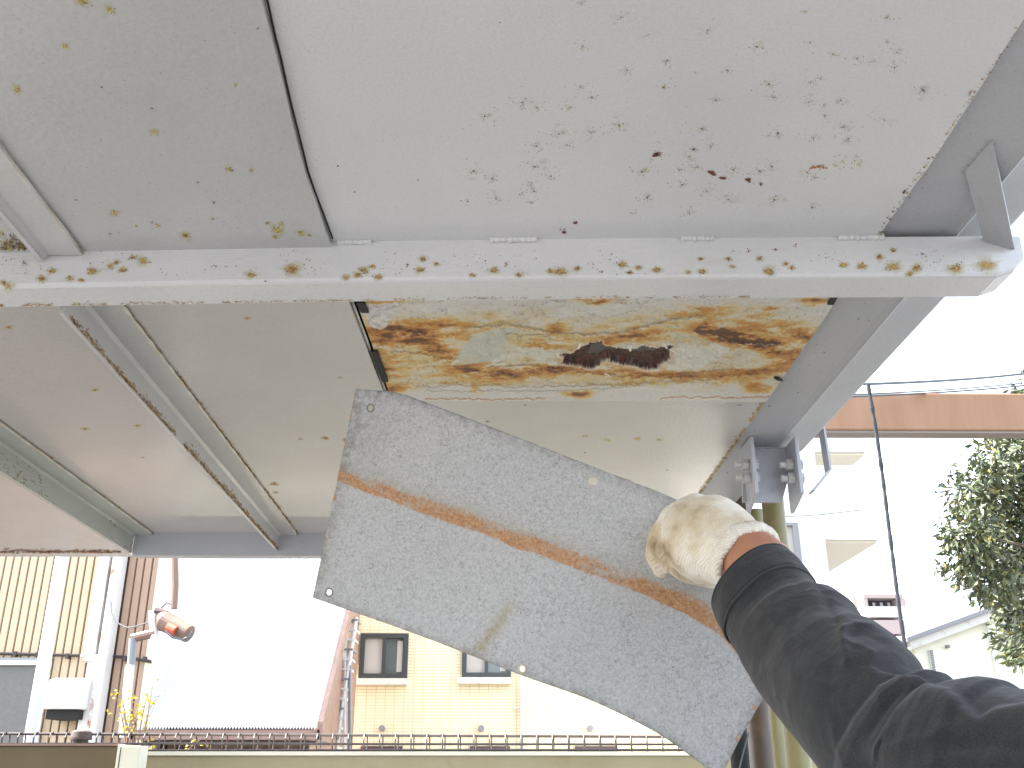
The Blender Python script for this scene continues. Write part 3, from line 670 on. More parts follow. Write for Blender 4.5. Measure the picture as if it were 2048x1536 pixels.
# beam: near face marks
mk = Marks(lambda u, v, l: PY(u, v, yn(PY(u, v, BEAM_Y0).x)-l))
Zb = [(97,1048,.8),(205,1083,1.6),(165,1113,1.8),(30,1145,2),(10,1130,1.2),(368,1085,2),(440,1065,1.4),(465,1050,1.2),(490,1080,1.5),(530,1028,1.2),(572,1043,2.1),(280,1112,1.4),(325,1120,1.2),(1005,1100,1.8),(1165,1078,3),(1060,1125,.6),(1385,1110,1.4),(1430,1100,1.6),(1455,1080,1.8),(1490,1065,1.2),(1515,1108,1.6),(1690,1035,1.4),(1680,1078,1.8),(1745,1055,1.1),(1630,1060,.9),(1890,1100,1.2),(1975,1080,1.6),(2025,1060,1),(857,1062,.8)]
Zb += [(2048+a, b, s) for a, b, s in [(30,1100,1.4),(195,1085,2.5),(155,1085,1.4),(260,1075,1.3),(360,1085,.9),(440,1058,2),(470,1090,1.1),(505,1070,1.3),(578,1078,1.6),(705,1088,1.1),(760,1085,1.5),(755,1035,1.1),(865,1035,1.2),(880,1065,1.1),(950,1005,1),(990,1035,1.2),(1030,1085,2.2),(1055,1000,1),(1130,985,1),(1095,1055,1.2),(1120,1070,1.2),(1325,1060,1.6),(1400,1065,1.8),(1470,1030,1.5),(1525,1065,2.6),(1618,1072,2.2),(1590,1095,1.4),(1525,1000,1.2),(1775,1075,2.7),(1900,1060,3.6),(1640,1015,.7)]]
for zx, zy, s in Zb:
    u, v = zx/2, zy/2
    if s > 1: mk.disc(u, v, 9*s, 6*s, (.60,.55,.24), .6, True, 14); mk.disc(u, v, 5.5*s, 3.6*s, (.58,.36,.10), .8, True, 12)
    for k in range(int(7*s)): mk.disc(u+random.gauss(0, 2.6*s), v+random.gauss(0, 1.7*s), random.uniform(.8, 2), random.uniform(.6, 1.6), random.choice([OR, BR, BR]), .8, False, 6)
for k in range(520):
    u = random.uniform(3, 1990); v = random.uniform(500, 550)
    if noise.noise(Vector((u*.012, v*.03, 5))) < .0: continue
    mk.disc(u, v, random.uniform(.6, 1.9), random.uniform(.5, 1.5), random.choice([BR, OR, GR, BR]), random.uniform(.35,.85), False, 6)
for k in range(200): mk.disc(random.uniform(0, 665)**1, 499-random.uniform(0, 1)*14+0, .5, .5, GR, 0.0, False, 5)
mk.build('rust_spots')
# beam: lower edges (bottom face)
mk = Marks(under(ZC-.045))
for k in range(1100):
    u = random.random()**1.5*1500; 
    if noise.noise(Vector((u*.02, 0, 9))) < -.15: continue
    q = PZ(u, 605, ZC-.045); q = Vector((q.x, yn(q.x)+dep-.003, q.z))-CE; yb = 768-FPX*q.dot(CU)/q.dot(CF)
    mk.disc(u, yb-abs(random.gauss(0, 2.2)), random.uniform(1, 4), random.uniform(.5, 1.6), random.choice([(.52,.40,.18), (.50,.34,.13), OR, (.35,.22,.1)]), random.uniform(.2,.6), random.random() < .6, 8)
for k in range(120): mk.disc(random.uniform(0, 1950), random.uniform(570, 600), random.uniform(2, 8), random.uniform(.4, .8), (.48,.45,.36), random.uniform(.1,.3), True, 7)
mk.build('rust_spots')
# marks on the hanging legs of both angles
def legmarks(X, leg, n_, dens, cl):
    mk = Marks(None)
    def pl(u, v, l): return Vector((X(u)+l+.0001, u, zz(v)))
    mk.place = pl
    for k in range(n_):
        y = random.uniform(BEAM_Y1+.05, YF-.01); h = abs(random.gauss(0, .10+.22*max(0, noise.noise(Vector((y*5, 4, 4)))))) if dens == 0 else random.random()
        if noise.noise(Vector((y*7, h*1.2, leg*50))) < (-.42 if dens == 0 else -.02): continue
        s = .6+y*.35
        mk.disc(y, ZL-leg+.001+h*leg*.9, random.uniform(.001, .006)*s, random.uniform(.0006, .002)*s, random.choice(cl), random.uniform(.25,.65), random.random() < .5, 8)
    mk.build('rust_spots')
legmarks(xs, .040, 1700, 0, [(.50,.36,.12), (.46,.32,.12), (.44,.26,.09), BR]); legmarks(xg, .046, 700, 1, [(.42,.35,.12), (.38,.26,.09), (.34,.32,.16)])
# girder flange and brace marks
mk = Marks(under(ZC+.0062))
for k in range(420):
    u = random.uniform(1440, 2040); v = random.uniform(60, 1000)
    if v > 880:
        if not (1430 < u < 1485): continue
    X = PZ(u, v, ZC+.006).x
    if X < xB+.002 or X > fold-.006: continue
    mk.disc(u, v, random.uniform(.7, 2.4), random.uniform(.6, 1.8), random.choice([GR, BR, GR, YE]), random.uniform(.25,.7), False, 6)
for k in range(90):
    t = random.random(); mk.disc(1930+55*t+random.gauss(0,5), 345-60*t+random.gauss(0,5), random.uniform(1,5), random.uniform(1,4), random.choice([GR, YE, (.3,.2,.1)]), random.uniform(.1,.35), True, 8)
mk.build('rust_spots')
mk = Marks(under(ZL-.0465))
for k in range(260): mk.disc(random.uniform(0, 240), 1106-abs(random.gauss(0, 3)), random.uniform(1, 7), random.uniform(.5, 2), random.choice([(.2,.06,.03), OR, GR]), random.uniform(.2,.7), False, 6)
mk.build('rust_spots')

# ------------------------------------------------------------------ galvanised cover sheet
def interp(K, t):
    for a, b in zip(K, K[1:]):
        if a[0] <= t <= b[0]:
            q = (t-a[0])/(b[0]-a[0]); return [a[i]+(b[i]-a[i])*q for i in range(1, len(a))]
    return list(K[-1][1:])
def smoothK(K, t):   # Catmull-Rom through keys
    i = 0
    while i < len(K)-2 and t > K[i+1][0]: i += 1
    p0, p1, p2, p3 = K[max(i-1,0)], K[i], K[i+1], K[min(i+2, len(K)-1)]
    q = (t-p1[0])/(p2[0]-p1[0]); out = []
    for k in range(1, len(p1)):
        m1 = (p2[k]-p0[k])/(p2[0]-p0[0])*(p2[0]-p1[0]); m2 = (p3[k]-p1[k])/(p3[0]-p1[0])*(p2[0]-p1[0])
        out.append((2*q**3-3*q*q+1)*p1[k]+(q**3-2*q*q+q)*m1+(-2*q**3+3*q*q)*p2[k]+(q**3-q*q)*m2)
    return out
TOP = [(0,712,778),(.09,792,785),(.17,860,808),(.33,1003,862),(.53,1190,935),(.70,1350,998),(.82,1475,1062),(.92,1575,1150),(1,1640,1240)]
MID = [(0,676,955),(.19,850,1018),(.36,1000,1072),(.52,1150,1128),(.68,1300,1187),(.84,1432,1255),(.93,1492,1322),(1,1533,1388)]
BOT = [(0,626,1195),(.24,850,1275),(.47,1050,1353),(.62,1180,1400),(.78,1310,1464),(.90,1395,1522),(1,1440,1562)]
DEP = [(0,.965),(.25,.925),(.5,.89),(.75,.872),(1,.868)]
TM = .425
def sheet_uv(s, t):
    a, m_, b = smoothK(TOP, s), smoothK(MID, s), smoothK(BOT, s)
    # quadratic through the three
    l0 = (t-TM)*(t-1)/(TM); l1 = t*(t-1)/(TM*(TM-1)); l2 = t*(t-TM)/(1-TM)
    return a[0]*l0+m_[0]*l1+b[0]*l2, a[1]*l0+m_[1]*l1+b[1]*l2
def sheet_pt(s, t):
    u, v = sheet_uv(s, t); d = smoothK(DEP, s)[0]-.02*t + .004*math.sin(math.pi*t) + (.0015*math.sin((s*3+t)*5))
    return PD(u, v, d)
NS, NT = 260, 110
verts = []; cols = []
for j in range(NT+1):
    t = j/NT
    for i in range(NS+1):
        s = i/NS; verts.append(sheet_pt(s, t))
        w_ = .040*(1+.35*s)*(1+.5*noise.noise(Vector((s*9, 5, 5))))
        d = (TM+.015)-t + .012*noise.noise(Vector((s*14, t*9, 0)))      # >0 above the lower edge of the band
        rust = 0
        if d > -.012: rust = min(1, (d+.012)/.012)*max(0, 1-max(0, d-w_*.8)/(.055+.02*s))
        if s > .86: rust = max(rust, .8*max(0, 1-abs(d-.02)/(.10*(s-.80)/.2)))
        rust *= .72+.38*noise.noise(Vector((s*22, t*30, 3)))+.35*noise.noise(Vector((s*6, 1, 3)))
        bloom = max(0, 1-max(0, d-w_)/.09)*(1 if d > 0 else 0)*.55
        # thin yellow-green stain, lower middle
        sx = .405-.05*(t-.72)/.28
        st = max(0, 1-abs(s-sx)/.022) if t > .66 else 0
        st *= min(1, (t-.66)/.08)
        bloom = max(bloom, st*.9)
        e = max(0, 1-(1-t)/.05)*max(0, 1-abs(s-.34)/.11)
        if e > 0: rust = max(rust, e*(.35+.5*noise.noise(Vector((s*50, t*20, 0)))))
        grime = max(0, 1-min(t, 1-t, s*1.6, (1-s)*1.6)/.05)*.9 + max(0, 1-math.hypot((s-.0)/.14, (t-.05)/.3))*.55
        if s < .12 and .15 < t < .42: grime += .3*(1-s/.12)
        rust = max(rust, (1 if (1-s) < .012 or s < .006 else 0)*.6*max(0, .4+noise.noise(Vector((t*20, 9, 0)))))
        cols.append((rust, bloom, min(1, grime)))
faces = [[j*(NS+1)+i, j*(NS+1)+i+1, (j+1)*(NS+1)+i+1, (j+1)*(NS+1)+i] for j in range(NT) for i in range(NS)]
loc = sheet_pt(.5, .5)
SH = empty('metal_sheet', loc, 'bent galvanised metal cover sheet with a rusty stripe held by the gloved hand', 'metal sheet')
so = colmesh('sheet', verts, faces, cols, M['galv'], SH, smooth=True)
m = so.modifiers.new('s', 'SOLIDIFY'); m.thickness = .0012; m.offset = 0
holes = []
def find_st(u, v):
    best = None
    for i in range(101):
        for j in range(101):
            a, b = sheet_uv(i/100, j/100); d = (a-u)**2+(b-v)**2
            if best is None or d < best[0]: best = (d, i/100, j/100)
    return best[1], best[2]
HM = MB()
for (u, v, r_) in ((741,815,.0030),(1188,966,.0032),(657,1185,.0030),(1046,1338,.0027)):
    s, t = find_st(u, v); p = sheet_pt(s, t); nn = (sheet_pt(s+.01, t)-p).cross(sheet_pt(s, t+.01)-p).normalized()
    if nn.dot(CF) > 0: nn = -nn
    holes.append((p, nn, r_))
    HM.tube([p-nn*.01, p+nn*.01], r_, 14)
hm = HM.build('hole_cutter', M['galv']); hme = hm.data
bpy.context.view_layer.update()
bo = so.modifiers.new('h', 'BOOLEAN'); bo.object = hm; bo.operation = 'DIFFERENCE'; bo.solver = 'EXACT'
dg = bpy.context.evaluated_depsgraph_get(); ev = so.evaluated_get(dg)
nm = bpy.data.meshes.new_from_object(ev, preserve_all_data_layers=True, depsgraph=dg)
so.modifiers.clear(); so.data = nm
bpy.data.objects.remove(hm)
for k, (p, nn, r_) in enumerate(holes):
    q = nn.orthogonal().normalized(); w2 = nn.cross(q)
    pts = [p+nn*.0007+(q*math.cos(a)+w2*math.sin(a))*(r_+.0007) for a in [i*2*math.pi/20 for i in range(21)]]
    tag(MB().tube(pts, .0008, 6, False).build('hole_rim', M['weld'] if k in (1, 3) else M['alu_grey'], SH, smooth=True))

# ------------------------------------------------------------------ person: gloved hand and sleeve
PE = empty('person', PD(1760, 1450, .60), 'arm in a charcoal jacket sleeve with a cream knit glove holding the metal sheet', 'person')
def ell(mb, p, rx, ry, rz, ax=None, seg=20, rg=12):
    # ellipsoid with axes CR, CU, CF rotated in the image plane by ax (rad)
    a = ax or 0; e1 = CR*math.cos(a)+CU*math.sin(a); e2 = -CR*math.sin(a)+CU*math.cos(a); e3 = CF
    vs = []; fs = []
    for i in range(1, rg):
        th = math.pi*i/rg
        for k in range(seg):
            ph = 2*math.pi*k/seg; vs.append(p+e1*rx*math.sin(th)*math.cos(ph)+e2*ry*math.sin(th)*math.sin(ph)+e3*rz*math.cos(th))
    vs += [p+e3*rz, p-e3*rz]; n0 = (rg-1)*seg
    for i in range(rg-2):
        for k in range(seg): a_, b_ = i*seg+k, i*seg+(k+1) % seg; fs.append([a_, b_, b_+seg, a_+seg])
    for k in range(seg): fs.append([n0, (k+1) % seg, k]); fs.append([n0+1, (rg-2)*seg+k, (rg-2)*seg+(k+1) % seg])
    mb.add(vs, fs)
def cap(mb, K, seg=14):     # chain of (u,v,d,r)
    pts = [PD(u, v, d) for u, v, d, r in K]
    P_, R_ = [], []
    for i in range(len(K)-1):
        for j in range(6): P_.append(pts[i].lerp(pts[i+1], j/6)); R_.append(K[i][3]+(K[i+1][3]-K[i][3])*j/6)
    P_.append(pts[-1]); R_.append(K[-1][3])
    mb.tube(P_, R_, seg)
    ell(mb, pts[0], R_[0], R_[0], R_[0]); ell(mb, pts[-1], R_[-1], R_[-1], R_[-1])
def organic(mb, name, m, parent, voxel=.0016, smooth=6, disp=None):
    o = mb.build(name, m, parent, smooth=True)
    r = o.modifiers.new('r', 'REMESH'); r.mode = 'VOXEL'; r.voxel_size = voxel; r.use_smooth_shade = True
    s = o.modifiers.new('s', 'SMOOTH'); s.factor = .6; s.iterations = smooth
    bpy.context.view_layer.update()
    dg = bpy.context.evaluated_depsgraph_get(); me = bpy.data.meshes.new_from_object(o.evaluated_get(dg), depsgraph=dg)
    o.modifiers.clear(); o.data = me
    if not me.materials: me.materials.append(m)
    me.polygons.foreach_set('use_smooth', [True]*len(me.polygons))
    if disp:
        off = ROOT[o.name]; me.calc_loop_triangles()
        ns = [v.normal.copy() for v in me.vertices]
        for v, n_ in zip(me.vertices, ns): v.co = v.co + n_*disp(v.co+off, n_)
    return o
gl = MB()
cap(gl, [(1478,1108,.795,.0295),(1450,1092,.812,.0345),(1418,1080,.832,.0375),(1410,1078,.836,.0370)], 24)
ell(gl, PD(1398,1074,.838), .0330, .0350, .028, R(20))
ell(gl, PD(1440,1040,.83), .030, .020, .026, R(-25))
cap(gl, [(1392,1020,.84,.015),(1346,1034,.862,.0115),(1319,1074,.870,.0100),(1313,1112,.873,.0098),(1321,1136,.874,.0088)])   # index
cap(gl, [(1385,1050,.835,.018),(1346,1072,.852,.0125),(1334,1108,.862,.0105),(1342,1126,.866,.010)])                         # middle
cap(gl, [(1392,1090,.835,.018),(1364,1112,.852,.0125),(1364,1138,.862,.0105),(1386,1150,.866,.0095)])                        # ring
cap(gl, [(1420,1112,.835,.016),(1396,1136,.850,.011),(1398,1153,.860,.0090),(1424,1158,.862,.0085)])                       # little
cap(gl, [(1430,1020,.86,.014),(1390,1020,.885,.012),(1350,1050,.900,.0105)])                                                 # thumb behind the sheet
def gd(p, n_):
    q = p*55; return .0011*noise.noise(q)+.0006*noise.noise(q*2.7)
glove = organic(gl, 'glove', M['glove'], PE, .0012, 2, gd)
# rolled ribbed cuff of the glove
ax = (PD(1560,1175,.742)-PD(1450,1092,.812)).normalized()
cc = PD(1493,1119,.786); q1 = ax.orthogonal().normalized(); q2 = ax.cross(q1)
mb = MB(); NR, NK = 150, 16; vs = []; fs = []
for i in range(NR):
    a = 2*math.pi*i/NR; rd = q1*math.cos(a)+q2*math.sin(a); rib = 1+.10*math.sin(a*62)+.12*noise.noise(rd*3)
    for k in range(NK):
        b = 2*math.pi*k/NK; vs.append(cc+rd*(.0285+.0042*rib*math.cos(b)+.0012*noise.noise(rd*2+Vector((5,0,0))))+ax*(.0072*rib*math.sin(b)+.0025*noise.noise(rd*1.7)))
for i in range(NR):
    for k in range(NK): a_ = i*NK+k; b_ = i*NK+(k+1) % NK; c_ = ((i+1) % NR)*NK; fs.append([a_, b_, c_+(k+1) % NK, c_+k])
mb.add(vs, fs).build('glove_cuff', M['glove'], PE, smooth=True)
# skin: wrist and forearm, continuous into glove and sleeve
sk_ = MB(); cap(sk_, [(1440,1085,.815,.020),(1485,1108,.790,.0255),(1528,1140,.765,.0262),(1560,1190,.742,.0262),(1590,1240,.72,.022)], 24)
organic(sk_, 'forearm', M['skin'], PE, .002, 6)
# sleeve
SL = [(1517,1166,.760,106),(1537,1188,.750,110),(1568,1224,.733,116),(1592,1255,.719,121),(1620,1292,.70,128),(1655,1330,.675,139),(1690,1370,.65,150),(1725,1412,.622,158),(1765,1452,.60,165),(1825,1498,.58,170),(1890,1535,.56,172),(1970,1560,.54,186),(2080,1580,.515,208),(2230,1610,.485,235),(2420,1640,.46,250),(2600,1690,.44,230),(2700,1720,.43,120)]
K = [(i,)+(x, y, d, r) for i, (x, y, d, r) in enumerate(SL)]
NRG, NA = 380, 180
UPS = [(1500,1050),(1535,1068),(1562,1088),(1600,1126),(1630,1166),(1640,1176),(1680,1190),(1706,1208),(1728,1244),(1742,1254),(1775,1266),(1806,1288),(1828,1312),(1842,1340),(1850,1358),(1864,1373),(1880,1360),(1893,1355),(1906,1358),(1920,1372),(1936,1390),(1962,1372),(2003,1364),(2040,1369),(2056,1386),(2100,1392),(2200,1390),(2400,1400),(2700,1480)]
LOS = [(1400,1130),(1437,1172),(1440,1235),(1458,1275),(1490,1335),(1530,1400),(1600,1490),(1645,1545),(1720,1640),(1850,1750),(2100,1830),(2400,1880),(2700,1900)]
def hit(c, d, poly):
    best = None
    for (ax_, ay_), (bx_, by_) in zip(poly, poly[1:]):
        ex, ey = bx_-ax_, by_-ay_; den = d[0]*ey-d[1]*ex
        if abs(den) < 1e-6: continue
        t = ((ax_-c[0])*ey-(ay_-c[1])*ex)/den; q = ((ax_-c[0])*d[1]-(ay_-c[1])*d[0])/den
        if t > 20 and -.001 <= q <= 1.001 and (best is None or t < best): best = t
    return best
def ring(t):
    q = smoothK(K, t); q_ = smoothK(K, min(t+.12, len(SL)-1)); q0 = smoothK(K, max(t-.12, 0))
    p = PD(*q[:3]); dr = (PD(*q_[:3])-PD(*q0[:3])).normalized()
    a_ = smoothK(K, min(t+.6, len(SL)-1)); b_ = smoothK(K, max(t-.6, 0))
    dx, dy = a_[0]-b_[0], a_[1]-b_[1]; l = math.hypot(dx, dy); pu = (dy/l, -dx/l)
    ru = hit(q[:2], pu, UPS) or q[3]; rl = hit(q[:2], (-pu[0], -pu[1]), LOS) or q[3]
    if t > 14: k = min(1, t-14); ru = ru*(1-k)+q[3]*k; rl = rl*(1-k)+q[3]*k
    perp = (CR*pu[0]-CU*pu[1]); perp = (perp-dr*perp.dot(dr)).normalized(); w_ = dr.cross(perp)
    if w_.dot(CF) > 0: w_ = -w_
    k = q[2]/FPX
    return p, dr, perp, w_, ru*k, rl*k, q[3]*k
def segd(p, poly):
    best = 1e9; sg = 0
    for (ax_, ay_), (bx_, by_) in zip(poly, poly[1:]):
        dx, dy = bx_-ax_, by_-ay_; t = max(0, min(1, ((p[0]-ax_)*dx+(p[1]-ay_)*dy)/(dx*dx+dy*dy)))
        ex, ey = p[0]-ax_-dx*t, p[1]-ay_-dy*t; d = math.hypot(ex, ey)
        if d < best: best = d; sg = 1 if dx*ey-dy*ex > 0 else -1
    return best, sg
# (polyline, width px, height m, kind)  kinds: r ridge, v valley, s shoulder (raised on the lower side)
CREASE = [([(1862,1374),(1900,1384),(1928,1412),(1952,1440),(1970,1443),(1996,1420),(2048,1411),(2120,1416),(2250,1430)], 11, .0075, 's'),
 ([(1690,1236),(1684,1262),(1688,1292),(1694,1322)], 11, .0030, 'r'),([(1688,1262),(1712,1252),(1742,1256)], 8, .0026, 'r'),([(1706,1268),(1740,1272),(1775,1290)], 12, -.0022, 'r'),
 ([(1690,1285),(1720,1296),(1745,1312)], 8, .0018, 'r'),([(1636,1172),(1662,1210),(1680,1246)], 14, -.0024, 'r'),([(1640,1270),(1655,1320),(1660,1380)], 22, -.0022, 'r'),
 ([(1854,1362),(1826,1398),(1796,1440),(1776,1478)], 10, .0034, 's'),([(1800,1400),(1770,1430),(1748,1470)], 14, -.0018, 'r'),
 ([(1505,1197),(1542,1232),(1600,1276),(1660,1322),(1700,1372)], 3.2, -.0009, 'r'),([(1508,1206),(1546,1240),(1600,1284),(1654,1328)], 5, .0006, 'r'),
 ([(1560,1330),(1600,1360),(1660,1372)], 12, .0014, 'r'),([(1664,1440),(1680,1490),(1690,1540)], 10, .0016, 'r'),([(1735,1330),(1762,1372),(1768,1410)], 16, .0020, 'r'),
 ([(1535,1215),(1560,1260),(1570,1300)], 14, .0012, 'r'),([(1760,1500),(1830,1490),(1900,1470)], 18, .0022, 'r'),([(1930,1500),(1990,1490),(2060,1500)], 20, -.0022, 'r'),
 ([(1590,1165),(1600,1200),(1588,1240)], 12, -.0012, 'r'),([(1820,1545),(1900,1520),(1990,1535)], 16, .0020, 'r')]
def sleeve_pt(t, a, extra=0, fold=True, RC={}):
    key = round(t, 5)
    if key not in RC: RC[key] = ring(t)
    p, dr, pe, w_, ru, rl, r0 = RC[key]
    c_, s_ = math.cos(a), math.sin(a); d = pe*c_+w_*s_
    side = c_ if c_ > 0 else -c_
    rr = (ru if c_ > 0 else rl)*side**2+((ru+rl)*.5)*(1-side**2)
    P_ = p+d*rr; disp = extra
    if fold:
        q = P_-CE; dd = q.dot(CF); px = (1024+FPX*q.dot(CR)/dd, 768-FPX*q.dot(CU)/dd)
        fc = max(0, min(1, s_*1.6+.1))*(1-side**6)
        if fc > 0 and px[0] < 2300 and px[1] < 1620:
            wob = (px[0]+6*noise.noise(Vector((px[0]*.02, px[1]*.02, 0))), px[1]+6*noise.noise(Vector((px[0]*.02, px[1]*.02, 7))))
            for poly, wd, am, kd in CREASE:
                if abs(px[0]-poly[0][0]) > 500: continue
                ds, sg = segd(wob, poly)
                if kd == 's':
                    x = ds*sg/wd; disp += fc*am*(1/(1+math.exp(-max(-20, min(20, x*2.4))))*math.exp(-max(0, x)/6) if abs(x) < 40 else 0)
                elif ds < wd*4: disp += fc*am*math.exp(-(ds/wd)**1.5)
        env = min(1, t/2.5)
        q3 = P_*14; disp += (.2+.8*fc)*env*.0016*noise.noise(q3)
        q3 = Vector((P_.x*30+P_.z*8, P_.y*22-P_.x*9, P_.z*26)); rg = max(0, 1-abs(noise.noise(q3))*3.2); disp += env*.0008*rg**1.5*(.3+.7*fc)
        disp += .0004*noise.noise(P_*75)
    return P_+d*disp
T1 = len(SL)-1
vs = [sleeve_pt(i/NRG*T1, 2*math.pi*k/NA) for i in range(NRG+1) for k in range(NA)]; fs = []
for i in range(NRG):
    for k in range(NA): a_, b_ = i*NA+k, i*NA+(k+1) % NA; fs.append([a_, b_, b_+NA, a_+NA])
n0 = len(vs); pE = ring(T1)[0]; vs.append(pE); fs += [[NRG*NA+(k+1) % NA, NRG*NA+k, n0] for k in range(NA)]
p0_, dr0 = ring(0)[:2]; hem = []
for rr_, off_ in ((.90, .004), (.86, .03)):
    hem.append(len(vs))
    for k in range(NA): vs.append(p0_+(vs[k]-p0_)*rr_+dr0*off_)
for A0, B0 in ((0, hem[0]), (hem[0], hem[1])):
    for k in range(NA): fs.append([A0+k, B0+k, B0+(k+1) % NA, A0+(k+1) % NA])
sl = MB().add(vs, fs).build('jacket_sleeve', M['jacket'], PE, smooth=True)
# separate cuff band stitched over the wrist end of the sleeve
vs = []; fs = []; n_ = 60
for i in range(n_):
    for k in range(NA):
        a = 2*math.pi*k/NA; te = 1.75+.10*math.sin(a*1.0+.6); t = i/(n_-1)*te
        e = .0016-.0007*math.exp(-((i-4)/1.1)**2)-.0007*math.exp(-((i-n_+6)/1.1)**2)
        if i == n_-1: e = .0003
        e += .0007*noise.noise(Vector((math.cos(a)*3, math.sin(a)*3, t*1.3)))*min(1, i/8)*min(1, (n_-i)/8)
        vs.append(sleeve_pt(t, a, e)-dr0*.003)
for i in range(n_-1):
    for k in range(NA): a_, b_ = i*NA+k, i*NA+(k+1) % NA; fs.append([a_, b_, b_+NA, a_+NA])
cf = MB().add(vs, fs).build('jacket_cuff', M['jacket'], PE, smooth=True)
m_ = cf.modifiers.new('s', 'SOLIDIFY'); m_.thickness = .0012; m_.offset = -1
def on_sleeve(u, v):
    best = None
    for i in range(0, 120):
        t = i/120*9
        for k in range(30, 152, 2):
            a = 2*math.pi*k/300; P_ = sleeve_pt(t, a, .0004, False); q = P_-CE; dd = q.dot(CF)
            e = (1024+FPX*q.dot(CR)/dd-u)**2+(768-FPX*q.dot(CU)/dd-v)**2
            if best is None or e < best[0]: best = (e, t, a)
    return best[1], best[2]
for (u, v, L_) in ((1623,1184,.0042),(1675,1192,.0020)):
    t, a = on_sleeve(u, v); mb = MB(); c0 = sleeve_pt(t, a, .003); e1 = CR*.9+CU*.35; e2 = CU*.9-CR*.2
    pts_ = [c0+e1*L_*math.cos(q)*(1+.4*math.sin(q*3))+e2*L_*.32*math.sin(q)*(1+.5*math.cos(q*2)) for q in [i*2*math.pi/12 for i in range(12)]]
    mb.add([c0-CF*.0006]+pts_, [[0, i+1, (i+1) % 12+1] for i in range(12)]).build('lint', M['cable'], PE)
# paint flecks on the sleeve
# ------------------------------------------------------------------ posts behind the bracket
def post(u, v, Y, wpx, m, name, label, cat, group='posts and pipes behind the metal sheet', ztop=None, sm=True):
    p = PY(u, v, Y); r = wpx*p.y/FPX/2*1.02
    zt = ztop if ztop else p.z
    o = MB().tube([Vector((p.x, Y, 0)), Vector((p.x, Y, zt))], r, 24).build(name, m, None, smooth=False, loc=(p.x, Y, 0))
    for f in o.data.polygons: f.use_smooth = len(f.vertices) == 4
    return tag(o, label, cat, group)
post(1545, 1000, 1.80, 44, M['pipe_khaki'], 'steel_post', 'olive steel post directly under the bolted bracket', 'post', ztop=zz(ZC+.03))
post(1508, 1000, 2.05, 34, M['pipe_khaki'], 'steel_post', 'thin olive pipe just left of the post under the bracket', 'post', ztop=zz(ZC+.03))
post(1478, 1010, 1.92, 44, M['pipe_brown'], 'steel_post', 'brown weathered post behind the right end of the metal sheet', 'post', ztop=zz(ZC+.03))
post(1562, 1250, 2.3, 13, M['pipe_grey'], 'conduit', 'slim grey conduit between the olive posts', 'conduit', ztop=zz(.75))
post(1598, 1400, 1.95, 22, M['pipe_khaki'], 'steel_post', 'short olive pipe showing below the sleeve, rightmost of the posts', 'post', ztop=zz(.10))
post(1462, 1300, 1.85, 34, M['dark_gap'], 'cable_duct', 'black cable duct left of the brown post', 'duct', ztop=zz(.28))
tag(MB().tube([PY(1498,1465,1.5), PY(1488,1500,1.5), PY(1478,1540,1.5), PY(1470,1700,1.5), Vector((PY(1470,1700,1.5).x,1.5,0))], .0012, 6).build('wire', M['cable'], None, loc=PY(1498,1465,1.5)), 'thin pale wire in front of the black duct', 'wire')

# ------------------------------------------------------------------ parapet, box, mesh fence
YP = 3.2
zt = PY(900, 1503, YP).z
pw = MB().box(PY(284,1500,YP).x, 1.6, YP, YP+.12, 0, zt-.012).build('parapet_wall', M['khaki'], None, loc=(0, YP, 0)); tag(pw, 'low khaki metal faced parapet wall below the mesh fence', 'wall')
MB().box(PY(284,1500,YP).x, 1.603, YP-.006, YP+.126, zt-.0115, zt).build('coping', M['cream'], pw, local=True).location = (0,0,0)
for o in [x for x in bpy.data.objects if x.name == 'coping']:
    for v in o.data.vertices: v.co.y -= YP
YQ = 2.85
p0, p1 = PY(-60,1484,YQ), PY(236,1487,YQ)
bx = MB().box(p0.x-.4, p1.x, YQ, YQ+.25, 0, p1.z-.006).build('storage_box', M['olive'], None, loc=(p0.x, YQ, 0), bevel=.003); tag(bx, 'olive brown metal box at the lower left with a thin top lip', 'box')
lp = MB().box(p0.x-.4, p1.x+.003, YQ-.004, YQ+.253, p1.z-.006, p1.z).build('lip', M['fascia'], None); lp.parent = bx; lp.location = -Vector(bx.location)
p2, p3 = PY(240,1490,YQ), PY(283,1492,YQ)
pp = MB().box(p2.x+.008, p3.x, YQ-.01, YQ+.06, 0, p3.z).build('gate_post', M['cream'], None, loc=(p2.x, YQ, 0), bevel=.002); tag(pp, 'cream square post between the olive box and the parapet', 'post')
ed = MB().box(p2.x-.001, p2.x+.0055, YQ-.012, YQ+.02, 0, p2.z+.002).build('edge_strip', M['cream'], None); ed.parent = pp; ed.location = -Vector(pp.location)
MF = empty('mesh_fence', (0, YP+.16, zt-.3), 'brown wire mesh fence with looped tops running behind the parapet', 'fence')
YM = YP+.16
def hz(v0, v1, r, name='horizontal_wire'):
    a, b = PY(-80, v0, YM), PY(1420, v1, YM); b2 = a.lerp(b, 1.35)
    MB().tube([a, b2], r, 8).build(name, M['wire'], MF)
hz(1467,1474,.0042); hz(1487,1489,.0036); hz(1501,1500,.0036); hz(1535,1535,.0035)
vz = None
